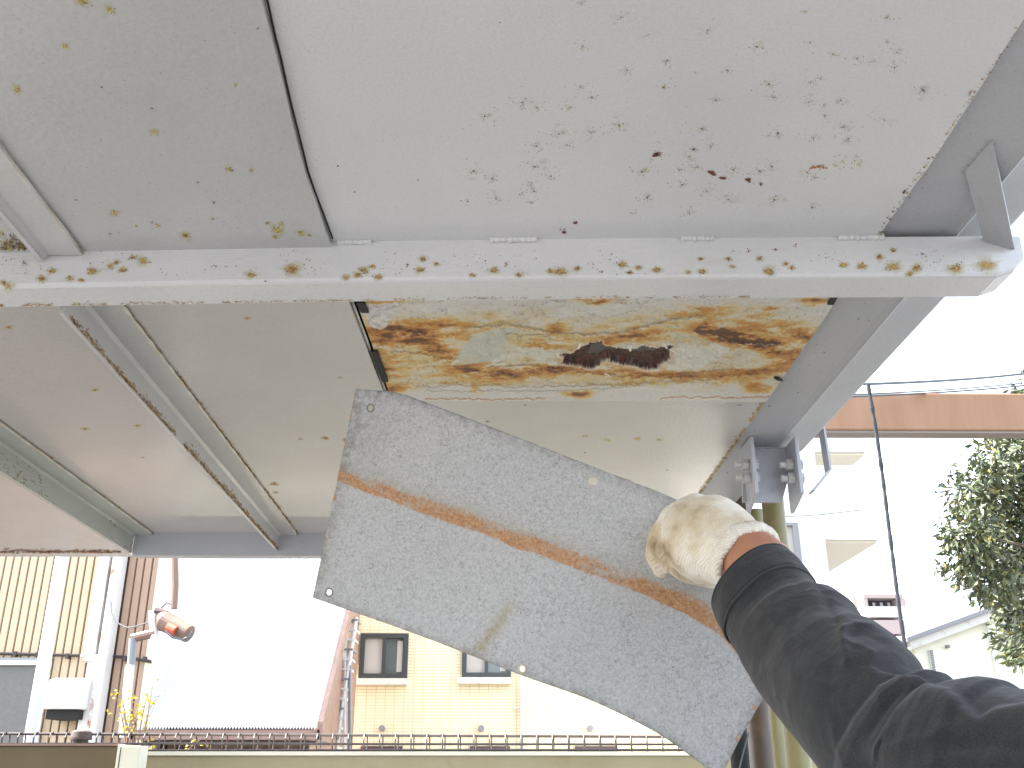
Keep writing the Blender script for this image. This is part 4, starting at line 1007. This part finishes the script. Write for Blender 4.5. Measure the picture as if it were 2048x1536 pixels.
for i in range(58):
    u = -50+i*31.2; top = PY(u, 1468+u*.0045, YM)
    if vz is None:
        L_ = .065; P_ = [Vector((0,-.012,-.42)), Vector((0,-.012,-.05)), Vector((0,-.020,-.030)), Vector((0,-.022,-.010)), Vector((0,-.012,.003)), Vector((0,0,.006)), Vector((0,.012,.0)), Vector((0,.018,-.012)), Vector((0,.016,-.03)), Vector((0,.010,-.045)), Vector((0,.010,-.42))]
        P_ = [p+Vector((.006*(1 if k > 5 else 0), 0, 0)) for k, p in enumerate(P_)]
        vz = MB().tube(P_, .0023, 6).build('vertical_wire', M['wire'], MF, loc=top); vz.data.transform(Matrix.Translation(top)); v0 = top
    else:
        inst(vz, MF, top-v0)
# round dark cap on the fence line
p = PY(162, 1478, YM-.02)
pc = MB().tube([p-Vector((0,0,1.2)), p-Vector((0,0,.004))], .024, 20).build('fence_post', M['wire'], None, loc=(p.x, p.y, 0)); tag(pc, 'dark round fence post with a flat cap above the olive box', 'post')
cpp = MB().tube([p-Vector((0,0,.003)), p+Vector((0,0,.004)), p+Vector((0,0,.022)), p+Vector((0,0,.027))], [.034, .034, .030, .02], 22).build('cap', M['brown_dark'], None, smooth=False); cpp.parent = pc; cpp.location = -Vector(pc.location)

# ------------------------------------------------------------------ left building with metal siding
YS = 8.0
LB = empty('siding_building', (PY(150,1400,YS).x, YS, 0), 'beige ribbed metal sided building at the left with a grey shutter', 'building')
def sid(u0, u1, m, first=[None]): pass
xA, xC, xD = PY(-260,1300,YS).x, PY(232,1300,YS).x, PY(300,1300,YS).x
MB().box(xA, xD-.003, YS+.012, YS+.03, 0, 5.2).build('board_backing', M['joint'], LB)
MB().box(xA, xD, YS+.031, YS+3, 0, 5.2).build('wall', M['white_wall'], LB)
pitch = .066
def boards(x0, x1, m):
    o = None; x = x0; k = 0
    while x < x1-.02:
        if o is None:
            prof = [(0,.012),(.004,0),(pitch-.012,0),(pitch-.008,.012)]
            o = MB().prism(prof, lambda a, b: (x0+a, YS+b, .2), lambda a, b: (x0+a, YS+b, 5.1)).build('siding_board', m, LB); xx = x0
        else: inst(o, LB, (x-x0, 0, 0))
        x += pitch; k += 1
shx = PY(66,1400,YS).x
boards(PY(-40,1300,YS).x, xC-.03, M['siding']); boards(xC, xD, M['siding_shaded'])
# grey shutter in front of the boards
a, b = PY(-60,1330,YS-.05), PY(68,1462,YS-.05)
MB().box(a.x, b.x, YS-.04, YS-.004, 0.9, a.z).build('shutter', M['grey_shutter'], LB)
MB().box(a.x, b.x+.03, YS-.07, YS-.004, a.z, a.z+.035).build('shutter_hood', M['white_metal'], LB)
MB().box(a.x, b.x+.03, YS-.06, YS-.004, a.z+.036, a.z+.055).build('shutter_rail', M['pipe_grey'], LB)
MB().box(b.x, b.x+.03, YS-.06, YS-.004, .9, a.z).build('shutter_frame', M['cream'], LB)
# sagging cable across the facade
cb = [PY(u, v, YS-.03) for u, v in ((-60,1306),(40,1308),(75,1309),(150,1311),(220,1312),(262,1316),(305,1324))]
MB().tube(cb, .012, 6).build('facade_cable', M['wire'], LB)
for u in (30, 75, 135, 170, 250, 290):
    v = 1307+u*.04; p = PY(u, v, YS-.03); MB().box(p.x-.012, p.x+.012, YS-.045, YS-.002, p.z-.018, p.z+.02).build('cable_clip', M['wire'], LB)
# vent hood
a, b = PY(92,1352,YS-.3), PY(160,1418,YS-.3)
mb = MB(); mb.prism([(0,b.z),(0,a.z-.1),(.08,a.z-.02),(.16,a.z),(.30,a.z+.01),(.30,b.z)], lambda q, z: (a.x, YS-.31+q, z), lambda q, z: (b.x, YS-.31+q, z)).build('vent_hood', M['white_metal'], LB, bevel=.01)
MB().box(a.x+.03, b.x-.03, YS-.26, YS-.01, b.z-.07, b.z-.002).build('vent_shade_block', M['dark_gap'], LB)  # near-black block stands in for the shade under the hood
# white channel column and rusty strip
YC = YS-.15
def vbox(u0, u1, v, ya, yb, z0, z1, m, name, parent):
    return MB().box(PY(u0, v, ya).x, PY(u1, v, ya).x, ya, yb, z0, z1).build(name, m, parent)
zj = PY(190,1315,YC).z
vbox(183,206,1200,YC,YC+.1,zj,5,M['white_metal'],'downpipe',LB)
vbox(160,180,1420,YC,YC+.1,0.3,zj-.03,M['white_metal'],'downpipe',LB)
vbox(205,212,1250,YC-.01,YC+.1,0.3,5,M['rust_white'],'rusty_strip',LB)
vbox(212,222,1250,YC-.02,YC+.12,0.3,5,M['white_metal'],'corner_trim',LB)
vbox(160,197,1312,YC-.03,YC+.1,zj-.03,zj+.02,M['rust_white'],'rusty_bracket',LB)
MB().box(xD-.02, xD+.03, YS-.02, YS+.1, 0, 5.15).build('corner_trim', M['cream'], LB)
# white round pole in front
pt_, pb = PY(118,1112,5.6), PY(72,1462,5.6)
x_ = (pt_.x+pb.x)/2
wp = MB().tube([(x_, 5.6, 0), (x_, 5.6, 4.6)], .036*1, 28).build('pole', M['white_pipe'], None, loc=(x_, 5.6, 0)); tag(wp, 'round white steel pole in front of the beige siding', 'pole')
for f in wp.data.polygons: f.use_smooth = len(f.vertices) == 4

# bracket gear: white arm, brown pipes and drum at the corner of the siding
YD = 7.6
GP = empty('awning_gear', PY(320,1260,YD), 'rusty brown drum and pipes on a white upright beside the pale roof', 'equipment')
MB().tube([PY(305,1222,YD), PY(311,1300,YD), PY(316,1392,YD)], .032, 10).build('upright', M['white_metal'], GP)
MB().tube([PY(311,1266,YD), PY(264,1277,YD)], .034, 10).build('pipe', M['brown_pipe'], GP)
MB().tube([PY(266,1276,YD-.01), PY(262,1330,YD)], .030, 10).build('pipe', M['pipe_grey'], GP)
MB().tube([PY(260,1330,YD), PY(246,1475,YD)], .034, 10).build('pipe', M['white_pipe'], GP)
M['red'].diffuse_color = (1,0,0,1)
dr_ = [PY(318,1228,YD+.05), PY(330,1243,YD), PY(378,1268,YD-.05)]
M['drum'] = mat('rusty_drum', (.10,.065,.05), .7, col2=(.19,.12,.09), scale=6)
MB().tube(dr_, [.05, .075, .065], 20).build('drum', M['drum'], GP, smooth=False)
MB().tube([PY(336,1254,YD-.08), PY(352,1262,YD-.1)], .035, 10).build('lining', M['red'], GP)
MB().tube([PY(311,1222,YD), PY(330,1226,YD), PY(326,1262,YD)], .03, 8).build('bracket', M['brown_dark'], GP)
MB().tube([PY(330,1262,YD-.12), PY(345,1275,YD-.12), PY(365,1279,YD-.12), PY(381,1272,YD-.1), PY(384,1262,YD-.1)], .008, 6).build('loop_cable', M['cable'], GP)
MB().tube([PY(350,1115,YD), PY(351,1170,YD), PY(348,1218,YD)], .026, 10).build('riser_pipe', M['brown_pipe'], GP)
MB().tube([Vector(PD(0,0,1))*0+PY(*[smoothK([(0,222,1204),(1,223,1225),(2,232,1243),(3,255,1255),(4,280,1250),(5,306,1241)], i/4)[j] for j in (0,1)], YD+.2-.01*i) for i in range(21)], .006, 6).build('slack_cable', M['cable'], GP)
MB().tube([PY(322,1216,YD), PY(333,1206,YD), PY(340,1208,YD), PY(348,1211,YD)], .006, 5).build('hook', M['brown_dark'], GP)

# ------------------------------------------------------------------ shed with the big pale roof
YR = 8.0
eL, eR = PY(272,1449,YR), PY(636,1452,YR)
HB = empty('roofed_shed', ((eL.x+eR.x)/2, YR+1.5, 0), 'low building with a steep pale corrugated roof and brown eaves', 'building')
ze = eR.z; D = 3.0; sl_ = .98
mb = MB(); NC = 120; vs = []
for i in range(NC+1):
    x = eL.x+(eR.x-eL.x)*i/NC; h = .012*(1 if i % 2 else -1)
    vs += [(x, YR, ze+h), (x, YR+D, ze+h+D*sl_), (x, YR+D, ze+h+D*sl_-.03), (x, YR, ze+h-.015)]
fs = []
for i in range(NC):
    b = i*4
    for k in range(4): fs.append([b+k, b+(k+1) % 4, b+4+(k+1) % 4, b+4+k])
mb.add(vs, fs).build('roof', M['roof'], HB)
MB().box(eL.x-.02, eR.x+.02, YR-.03, YR+.05, ze-.10, ze-.03).build('eave_fascia', M['fascia'], HB)
for x, m_ in ((eL.x-.04, 'fascia'), (eR.x+.002, 'fascia')):
    MB().hexa([(x,YR-.03,ze-.14),(x+.04,YR-.03,ze-.14),(x+.04,YR+D,ze-.14+D*sl_),(x,YR+D,ze-.14+D*sl_),(x,YR-.03,ze+.03),(x+.04,YR-.03,ze+.03),(x+.04,YR+D,ze+.03+D*sl_),(x,YR+D,ze+.03+D*sl_)]).build('barge_board', M[m_], HB)
MB().box(eL.x, eR.x, YR+.03, YR+.5, ze-.125, ze-.105).build('soffit', M['brown_dark'], HB)
MB().box(eL.x+.1, eR.x-.15, YR+.5, YR+5.5, 0, ze-.10).build('wall', M['fascia'], HB)
MB().hexa([(eL.x+.1,YR+.5,ze-.1),(eR.x-.15,YR+.5,ze-.1),(eR.x-.15,YR+D,ze-.1),(eL.x+.1,YR+D,ze-.1),(eL.x+.1,YR+.6,ze-.05),(eR.x-.15,YR+.6,ze-.05),(eR.x-.15,YR+D,ze-.2+D*sl_),(eL.x+.1,YR+D,ze-.2+D*sl_)]).build('gable', M['fascia'], HB)
for u0, u1 in ((318,335),(350,372),(395,415),(440,458),(475,505),(522,560),(585,625)):
    a, b = PY(u0,1480,YR+.47), PY(u1,1500,YR+.47); f = MB().box(a.x, b.x, YR+.46, YR+.499, b.z-.3, ze-.16).build('window', M['alu_grey'], HB)
    MB().box(a.x+.02, b.x-.02, YR+.45, YR+.459, b.z-.28, ze-.19).build('pane', M['white_wall'] if u0 > 500 else M['glass'], f)
# pipe end sticking out above the roof
# yellow shrub at the fence
YT = 6.6
TS = empty('flowering_shrub', (PY(270,1460,YT).x, YT, 0), 'thin shrub with small yellow blossoms in front of the siding', 'shrub')
mb = MB(); fl = MB(); rnd = random.Random(5)
for (u0, u1, v1) in ((255,232,1392),(262,243,1420),(268,296,1385),(270,262,1400),(258,240,1378),(272,305,1372),(265,275,1420),(280,300,1470),(330,400,1480)):
    a = PY(u0, 1560, YT); b = PY(u1, v1, YT+rnd.uniform(-.1,.1)); mid = a.lerp(b, .55)+Vector((rnd.uniform(-.06,.06), 0, .05))
    P_ = [(a*(1-t)*(1-t)+mid*2*t*(1-t)+b*t*t) for t in [i/10 for i in range(11)]]
    mb.tube(P_, [.009-.007*i/10 for i in range(11)], 5)
    for k in range(14):
        t = rnd.uniform(.45, 1)**.8; p = (a*(1-t)*(1-t)+mid*2*t*(1-t)+b*t*t)+Vector((rnd.gauss(0,.03), rnd.gauss(0,.03), rnd.gauss(0,.025)))
        for j in range(2):
            d1 = Vector((rnd.uniform(-1,1), rnd.uniform(-1,1), rnd.uniform(-1,1))).normalized()*.013; d2 = d1.orthogonal().normalized()*.008
            fl.add([p-d1, p+d2, p+d1, p-d2], [[0,1,2,3]])
mb.build('branches', M['twig'], TS); tag(fl.build('blossoms', M['flower'], TS), kind='stuff')

# ------------------------------------------------------------------ yellow tiled building
YY = 12.0
x0 = PY(716,1300,YY).x; x1 = 6.6*1.0
YB = empty('tiled_building', (x0+2, YY, 0), 'cream yellow tiled building with dark framed sliding windows', 'building')
MB().box(x0, PY(1560,1300,YY).x, YY, YY+5, 0, 4.6).build('wall', M['tiles'], YB)
def win(u0, u1, v0, v1, par, Y, fm, dark=True, sill=True, split=True):
    a, b = PY(u0, v0, Y-.04), PY(u1, v1, Y-.04); t = .055
    f = MB(); f.box(a.x, b.x, Y-.06, Y-.001, a.z-t, a.z); f.box(a.x, b.x, Y-.06, Y-.001, b.z, b.z+t); f.box(a.x, a.x+t, Y-.058, Y-.001, b.z+t, a.z-t); f.box(b.x-t, b.x, Y-.058, Y-.001, b.z+t, a.z-t)
    xm = (a.x+b.x)/2
    if split: f.box(xm-.02, xm+.02, Y-.055, Y-.001, b.z+t, a.z-t)
    f = f.build('window', M[fm], par)
    MB().box(a.x+t, xm-.02, Y-.02, Y-.004, b.z+t, a.z-t).build('pane', M['curtain'], f)
    MB().box(xm+.02, b.x-t, Y-.02, Y-.004, b.z+t, a.z-t).build('pane', M['glass'], f)
    if dark:
        MB().box(b.x-t-.075, b.x-t-.01, Y-.03, Y-.021, b.z+t+.02, a.z-t-.03).build('curtain', M['curtain'], f)
    if sill: MB().box(a.x-.05, b.x+.0, Y-.12, Y-.002, b.z-.075, b.z-.004).build('sill', M['sill'], f)
win(722,814,1267,1357,YB,YY,'alu_dark'); win(925,1022,1267,1355,YB,YY,'alu_dark'); win(1150,1240,1267,1355,YB,YY,'alu_dark')
for u in (765, 963, 1180):
    p = PY(u, 1457, YY); MB().tube([p, p-Vector((0,.07,0))], .035, 14).build('vent_cap', M['alu_grey'], YB)
p = PY(1044,1400,YY)
MB().tube([(p.x, YY-.06, 0), (p.x, YY-.06, 4.6)], .028, 10).build('downpipe', M['sill'], YB)
MB().tube([(p.x-.12, YY-.05, PY(1040,1417,YY).z), (p.x+.14, YY-.05, PY(1040,1417,YY).z)], .01, 6).build('pipe_clamp', M['sill'], YB)
MB().box(x0-.10, x0-.003, YY-.05, YY+.4, PY(700,1328,YY).z, 4.6).build('side_panel', M['white_pipe'], YB)
MB().tube([(x0-.03, YY-.1, 0), (x0-.03, YY-.1, PY(710,1330,YY).z), (x0-.14, YY-.1, PY(700,1318,YY).z), (x0-.15, YY-.1, 4.5)], .022, 8).build('downpipe', M['fascia'], YB)
# dark low windows at the foot
for u0, u1 in ((722,805),(940,1020),(1150,1235)):
    a = PY(u0,1492,YY-.03); b = PY(u1,1500,YY-.03)
    MB().box(a.x, b.x, YY-.05, YY-.002, b.z-.4, a.z).build('low_window', M['brown_dark'], YB)
# external stair between the shed and the tiled building
YE_ = 10.0
ST = empty('outside_stair', PY(670,1400,YE_), 'white steel outside stair seen edge on between shed and tiled building', 'stair')
for u0, v0, u1, v1, r_, m_ in ((700,1235,650,1500,.022,'white_metal'),(712,1235,672,1500,.022,'white_metal'),(694,1232,640,1480,.016,'fascia'),(690,1300,690,1500,.018,'white_metal'),(700,1330,700,1500,.018,'alu_grey')):
    MB().tube([PY(u0,v0,YE_), PY(u1,v1,YE_)], r_, 8).build('stringer', M[m_], ST)
for k in range(14):
    t = k/13; a = PY(700-50*t, 1240+255*t, YE_); b = PY(712-40*t, 1240+255*t, YE_)
    MB().box(a.x, b.x+.02, YE_-.03, YE_+.25, a.z-.012, a.z+.006).build('tread', M['alu_grey'] if k % 3 == 0 else M['white_metal'], ST)

# ------------------------------------------------------------------ white building, right of the posts
YW = 9.0
WB = empty('white_building', (PY(1600,1100,YW).x, YW+2, 0), 'overexposed white rendered building with a grey framed window and balconies', 'building')
xw0, xw1 = PY(1495,1200,YW).x, PY(1640,1000,YW).x
MB().box(xw0, xw1, YW, YW+5, 0, 5.5).build('wall', M['white_wall'], WB)
a, b = PY(1552,1045,YW-.04), PY(1604,1124,YW-.04); t = .05
f = MB(); f.box(a.x, b.x, YW-.05, YW-.001, a.z-t*.6, a.z); f.box(a.x, b.x, YW-.05, YW-.001, b.z, b.z+t); f.box(b.x-t*1.1, b.x, YW-.049, YW-.001, b.z+t, a.z-t*.6); f.box(a.x, a.x+t, YW-.049, YW-.001, b.z+t, a.z-t*.6)
f = f.build('window', M['alu_grey'], WB); MB().box(a.x+t, b.x-t*1.1, YW-.02, YW-.004, b.z+t, a.z-t*.6).build('pane', M['curtain'], f)
for vt, vb in ((1052,1078),(862,900)):
    z_ = PY(1650, vb, YW).z
    MB().box(xw1+.002, xw1+.55, YW+.15, YW+1.6, z_, z_+.12).build('balcony_slab', M['soffit'], WB)
    MB().box(xw1+.003, xw1+.55, YW+.10, YW+.145, z_+.02, z_+.75).build('balcony_wall', M['white_wall'], WB)
    MB().box(xw1+.004, xw1+.03, YW+.3, YW+.34, z_-.32, z_-.002).build('drain', M['alu_grey'], WB)
YV = 60
ap = empty('apartment_block', PY(1775,1300,YV), 'distant pinkish apartment block with recessed balconies', 'building')
ap.location.z = 0; ROOT[ap.name] = Vector(ap.location)
MB().box(PY(1725,1250,YV).x, PY(1822,1250,YV).x, YV+1.2, YV+8, 0, PY(1780,1188,YV).z).build('wall', M['dist_wall'], ap)
for v0, v1, m_ in ((1188,1196,'dist_wall'),(1213,1234,'dist_white'),(1240,1268,'dist_wall'),(1272,1290,'dist_white'),(1300,1320,'dist_wall')):
    a, b = PY(1727,v0,YV), PY(1813 if v0 > 1188 else 1806,v1,YV); MB().box(a.x, b.x, YV, YV+1.2, b.z, a.z).build('balcony', M[m_], ap)
for u0, u1 in ((1727,1737),(1795,1813)):
    a, b = PY(u0,1196,YV), PY(u1,1213,YV); MB().box(a.x, b.x, YV+.02, YV+1.2, b.z, a.z).build('pier', M['dist_wall'], ap)
for v0, v1 in ((1197,1212),(1235,1239),(1269,1271)):
    a, b = PY(1738,v0,YV+1.1), PY(1794,v1,YV+1.1); o_ = MB().box(a.x, b.x, YV+1.1, YV+1.19, b.z, a.z).build('window', M['dist_dark'], ap)
for u in (1745, 1760, 1775):
    a, b = PY(u,1205,YV+1), PY(u+6,1212,YV+1); MB().box(a.x, b.x, YV+1.0, YV+1.09, b.z, a.z).build('window', M['dist_white'], ap)
YH = 12.0
hx0, hx1 = PY(1822,1290,YH).x, PY(2300,1290,YH).x
RH = empty('pale_house', (hx0+2, YH+2, 0), 'pale yellow house with a shallow gable roof behind the tree', 'house')
zl, zr = PY(1822,1288,YH).z, PY(2048,1205,YH).z; sl2 = (zr-zl)/(PY(2048,1205,YH).x-hx0)
MB().prism([(hx0+.03,0),(hx1,0),(hx1,zl+sl2*(hx1-hx0)),(hx0+.03,zl)], lambda a, b: (a, YH, b-.02), lambda a, b: (a, YH+6, b-.02)).build('wall', M['house_wall'], RH)
def slab(xa, ya, yb, z0, z1, m, name):
    za, zb_ = zl+sl2*(xa-hx0), zl+sl2*(hx1-hx0)
    MB().hexa([(xa,ya,za+z0),(hx1,ya,zb_+z0),(hx1,yb,zb_+z0),(xa,yb,za+z0),(xa,ya,za+z1),(hx1,ya,zb_+z1),(hx1,yb,zb_+z1),(xa,yb,za+z1)]).build(name, m, RH)
slab(hx0-.10, YH-.16, YH+6, .04, .09, M['alu_grey'], 'roof'); slab(hx0-.06, YH-.12, YH-.003, -.06, .038, M['sill'], 'fascia')
a, b = PY(1857,1300,YH-.03), PY(1874,1356,YH-.03)
f = MB().box(a.x, b.x, YH-.04, YH-.001, b.z, a.z).build('window', M['sill'], RH)
for k in range(12):
    z_ = b.z+(a.z-b.z)*(k+.5)/12; MB().box(a.x+.01, b.x-.01, YH-.055, YH-.041, z_-.009, z_+.009).build('slat', M['alu_grey'], f)
MB().tube([(PY(1980,1300,YH).x, YH-.05, 0), (PY(1980,1300,YH).x, YH-.05, PY(1980,1240,YH).z)], .02, 8).build('downpipe', M['sill'], RH)
a, b = PY(1893,1290,YH-.05), PY(1899,1296,YH-.05); MB().box(a.x, b.x, YH-.08, YH-.001, b.z, a.z).build('lamp', M['alu_grey'], RH)

# ------------------------------------------------------------------ orange beam, cables, rope
YO = 4.8
a, b = PY(1700,785,YO), PY(1700,864,YO)
yb2 = PZ(1800, 877, b.z-EYE).y
OB = empty('orange_gantry', (3.6, YO, 0), 'faded orange brown steel beam crossing at the upper right', 'beam')
MB().box(1.2, 4.2, YO, yb2, b.z+.012, a.z).build('beam', M['orange'], OB, bevel=.008)
MB().box(1.2, 4.2, YO+.01, yb2-.005, b.z, b.z+.0115).build('soffit', M['under_orange'], OB)
MB().box(3.95, 4.15, YO+.02, yb2-.02, 0, b.z-.001).build('column', M['orange'], OB)
YK = 3.4
tp = PY(1736,768,YK); bt = PY(1818,1292,YK)
rp = []; 
for i in range(120): t = i/119; p = Vector((tp.x+.012*noise.noise(Vector((t*5, 0, 0))), YK+.01*noise.noise(Vector((t*4, 5, 0))), tp.z*(1-t))); rp.append(p)
rs = [.0075*(1+.22*noise.noise(Vector((i*.9, 0, 0)))+.12*math.sin(i*2.1)) for i in range(120)]
tag(MB().tube(rp, rs, 8).build('rope', M['rope'], None, loc=(tp.x, YK, 0)), 'rough black rope hanging down in front of the orange beam', 'rope')
def wireobj(pts, r, m, label, g=None):
    P_ = [];
    for i in range(24): P_.append(Vector(pts[0]).lerp(Vector(pts[1]), i/23)+Vector((0, 0, -.03*math.sin(math.pi*i/23))))
    tag(MB().tube(P_, r, 6).build('overhead_cable', m, None, loc=pts[0]), label, 'cable', g)
wireobj((PY(1600,772,YK), PY(2200,726,YK+2)), .006, M['cable'], 'thick upper cable joining the top of the rope', 'cables above the orange beam')
wireobj((PY(1560,795,YK+.5), PY(2200,746,YK+3)), .004, M['cable'], 'middle thin cable just above the orange beam', 'cables above the orange beam')
wireobj((PY(1560,798,YK+.6), PY(2200,752,YK+3)), .005, M['cable'], 'lowest cable skimming the top of the orange beam', 'cables above the orange beam')
wireobj((PY(1430,1032,7), PY(1720,1020,9)), .004, M['cable'], 'faint thin wire crossing the white building')

# ------------------------------------------------------------------ evergreen tree on the right
YTr = 6.2
TR = empty('evergreen_tree', (PY(2090,1100,YTr).x+.25, YTr, 0), 'glossy leaved evergreen tree at the right edge', 'tree')
tx = TR.location.x
rnd = random.Random(3)
mb = MB(); mb.tube([(tx,YTr,0),(tx+.05,YTr,.9),(tx-.03,YTr+.05,1.9),(tx+.02,YTr,2.9),(tx,YTr,3.6)], [.12,.10,.085,.05,.02], 12).build('trunk', M['trunk'], TR, smooth=True)
clumps = []
# clumps from the silhouette in the photograph (px centre, px radius)
for u, v, r_ in ((1990,930,60),(2040,905,60),(1940,985,55),(1985,1000,70),(2045,990,70),(1915,1060,40),(1950,1070,60),(2010,1080,70),(1930,1125,52),(1985,1150,60),(2045,1140,70),(1965,1170,45),(2030,1220,50),(2075,1230,60),(2020,1280,40),(2060,1290,50),(2090,1180,80),(2090,1080,90),(2100,960,90),(2110,880,80),(2070,820,60),(2035,1310,26),(2120,780,80),(2180,1000,110),(2190,1150,110),(2170,860,100),(2180,1280,70)):
    Y = YTr+rnd.uniform(-.35,.35); clumps.append((PY(u, v, Y), r_*Y*1.05/FPX))
limb = MB()
for c, r_ in clumps:
    a = Vector((tx, YTr, min(3.2, c.z-.25*abs(c.x-tx)))); m1 = a.lerp(c, .5)+Vector((0, 0, .06)); limb.tube([a, m1, c], [.016, .008, .003], 6)
limb.build('limbs', M['trunk'], TR)
verts = []; faces = []; cols = []
for c, r_ in clumps:
    nl = int(420*(r_/.2)**2)
    for k in range(nl):
        d = Vector((rnd.gauss(0,1), rnd.gauss(0,1), rnd.gauss(0,1))).normalized(); q = rnd.random()**.45
        p = c+d*r_*q*(1+.25*noise.noise(d*2+c))
        ld = (d*.5+Vector((rnd.gauss(0,.6), rnd.gauss(0,.6), rnd.gauss(-.35,.5)))).normalized()
        L_ = rnd.uniform(.045,.075); wd = L_*.2; sd_ = ld.cross(Vector((rnd.gauss(0,1), rnd.gauss(0,1), rnd.gauss(0,1)))).normalized(); nn = ld.cross(sd_)
        b = len(verts)
        verts += [p, p+ld*L_*.5+sd_*wd+nn*wd*.25, p+ld*L_-nn*wd*.3, p+ld*L_*.5-sd_*wd+nn*wd*.25, p+ld*L_*.5-nn*wd*.1]
        faces += [[b,b+1,b+4],[b+1,b+2,b+4],[b+2,b+3,b+4],[b+3,b,b+4]]
        t = rnd.random(); cc_ = rgbl((.055,.075,.040), (.125,.145,.075), t)
        if rnd.random() < .10: cc_ = (.16,.15,.04)
        cols += [cc_]*5
tag(colmesh('foliage', verts, faces, cols, M['leaf'], TR), kind='stuff')
print('script done', sum(len(o.data.polygons) for o in bpy.data.objects if o.type == 'MESH'))
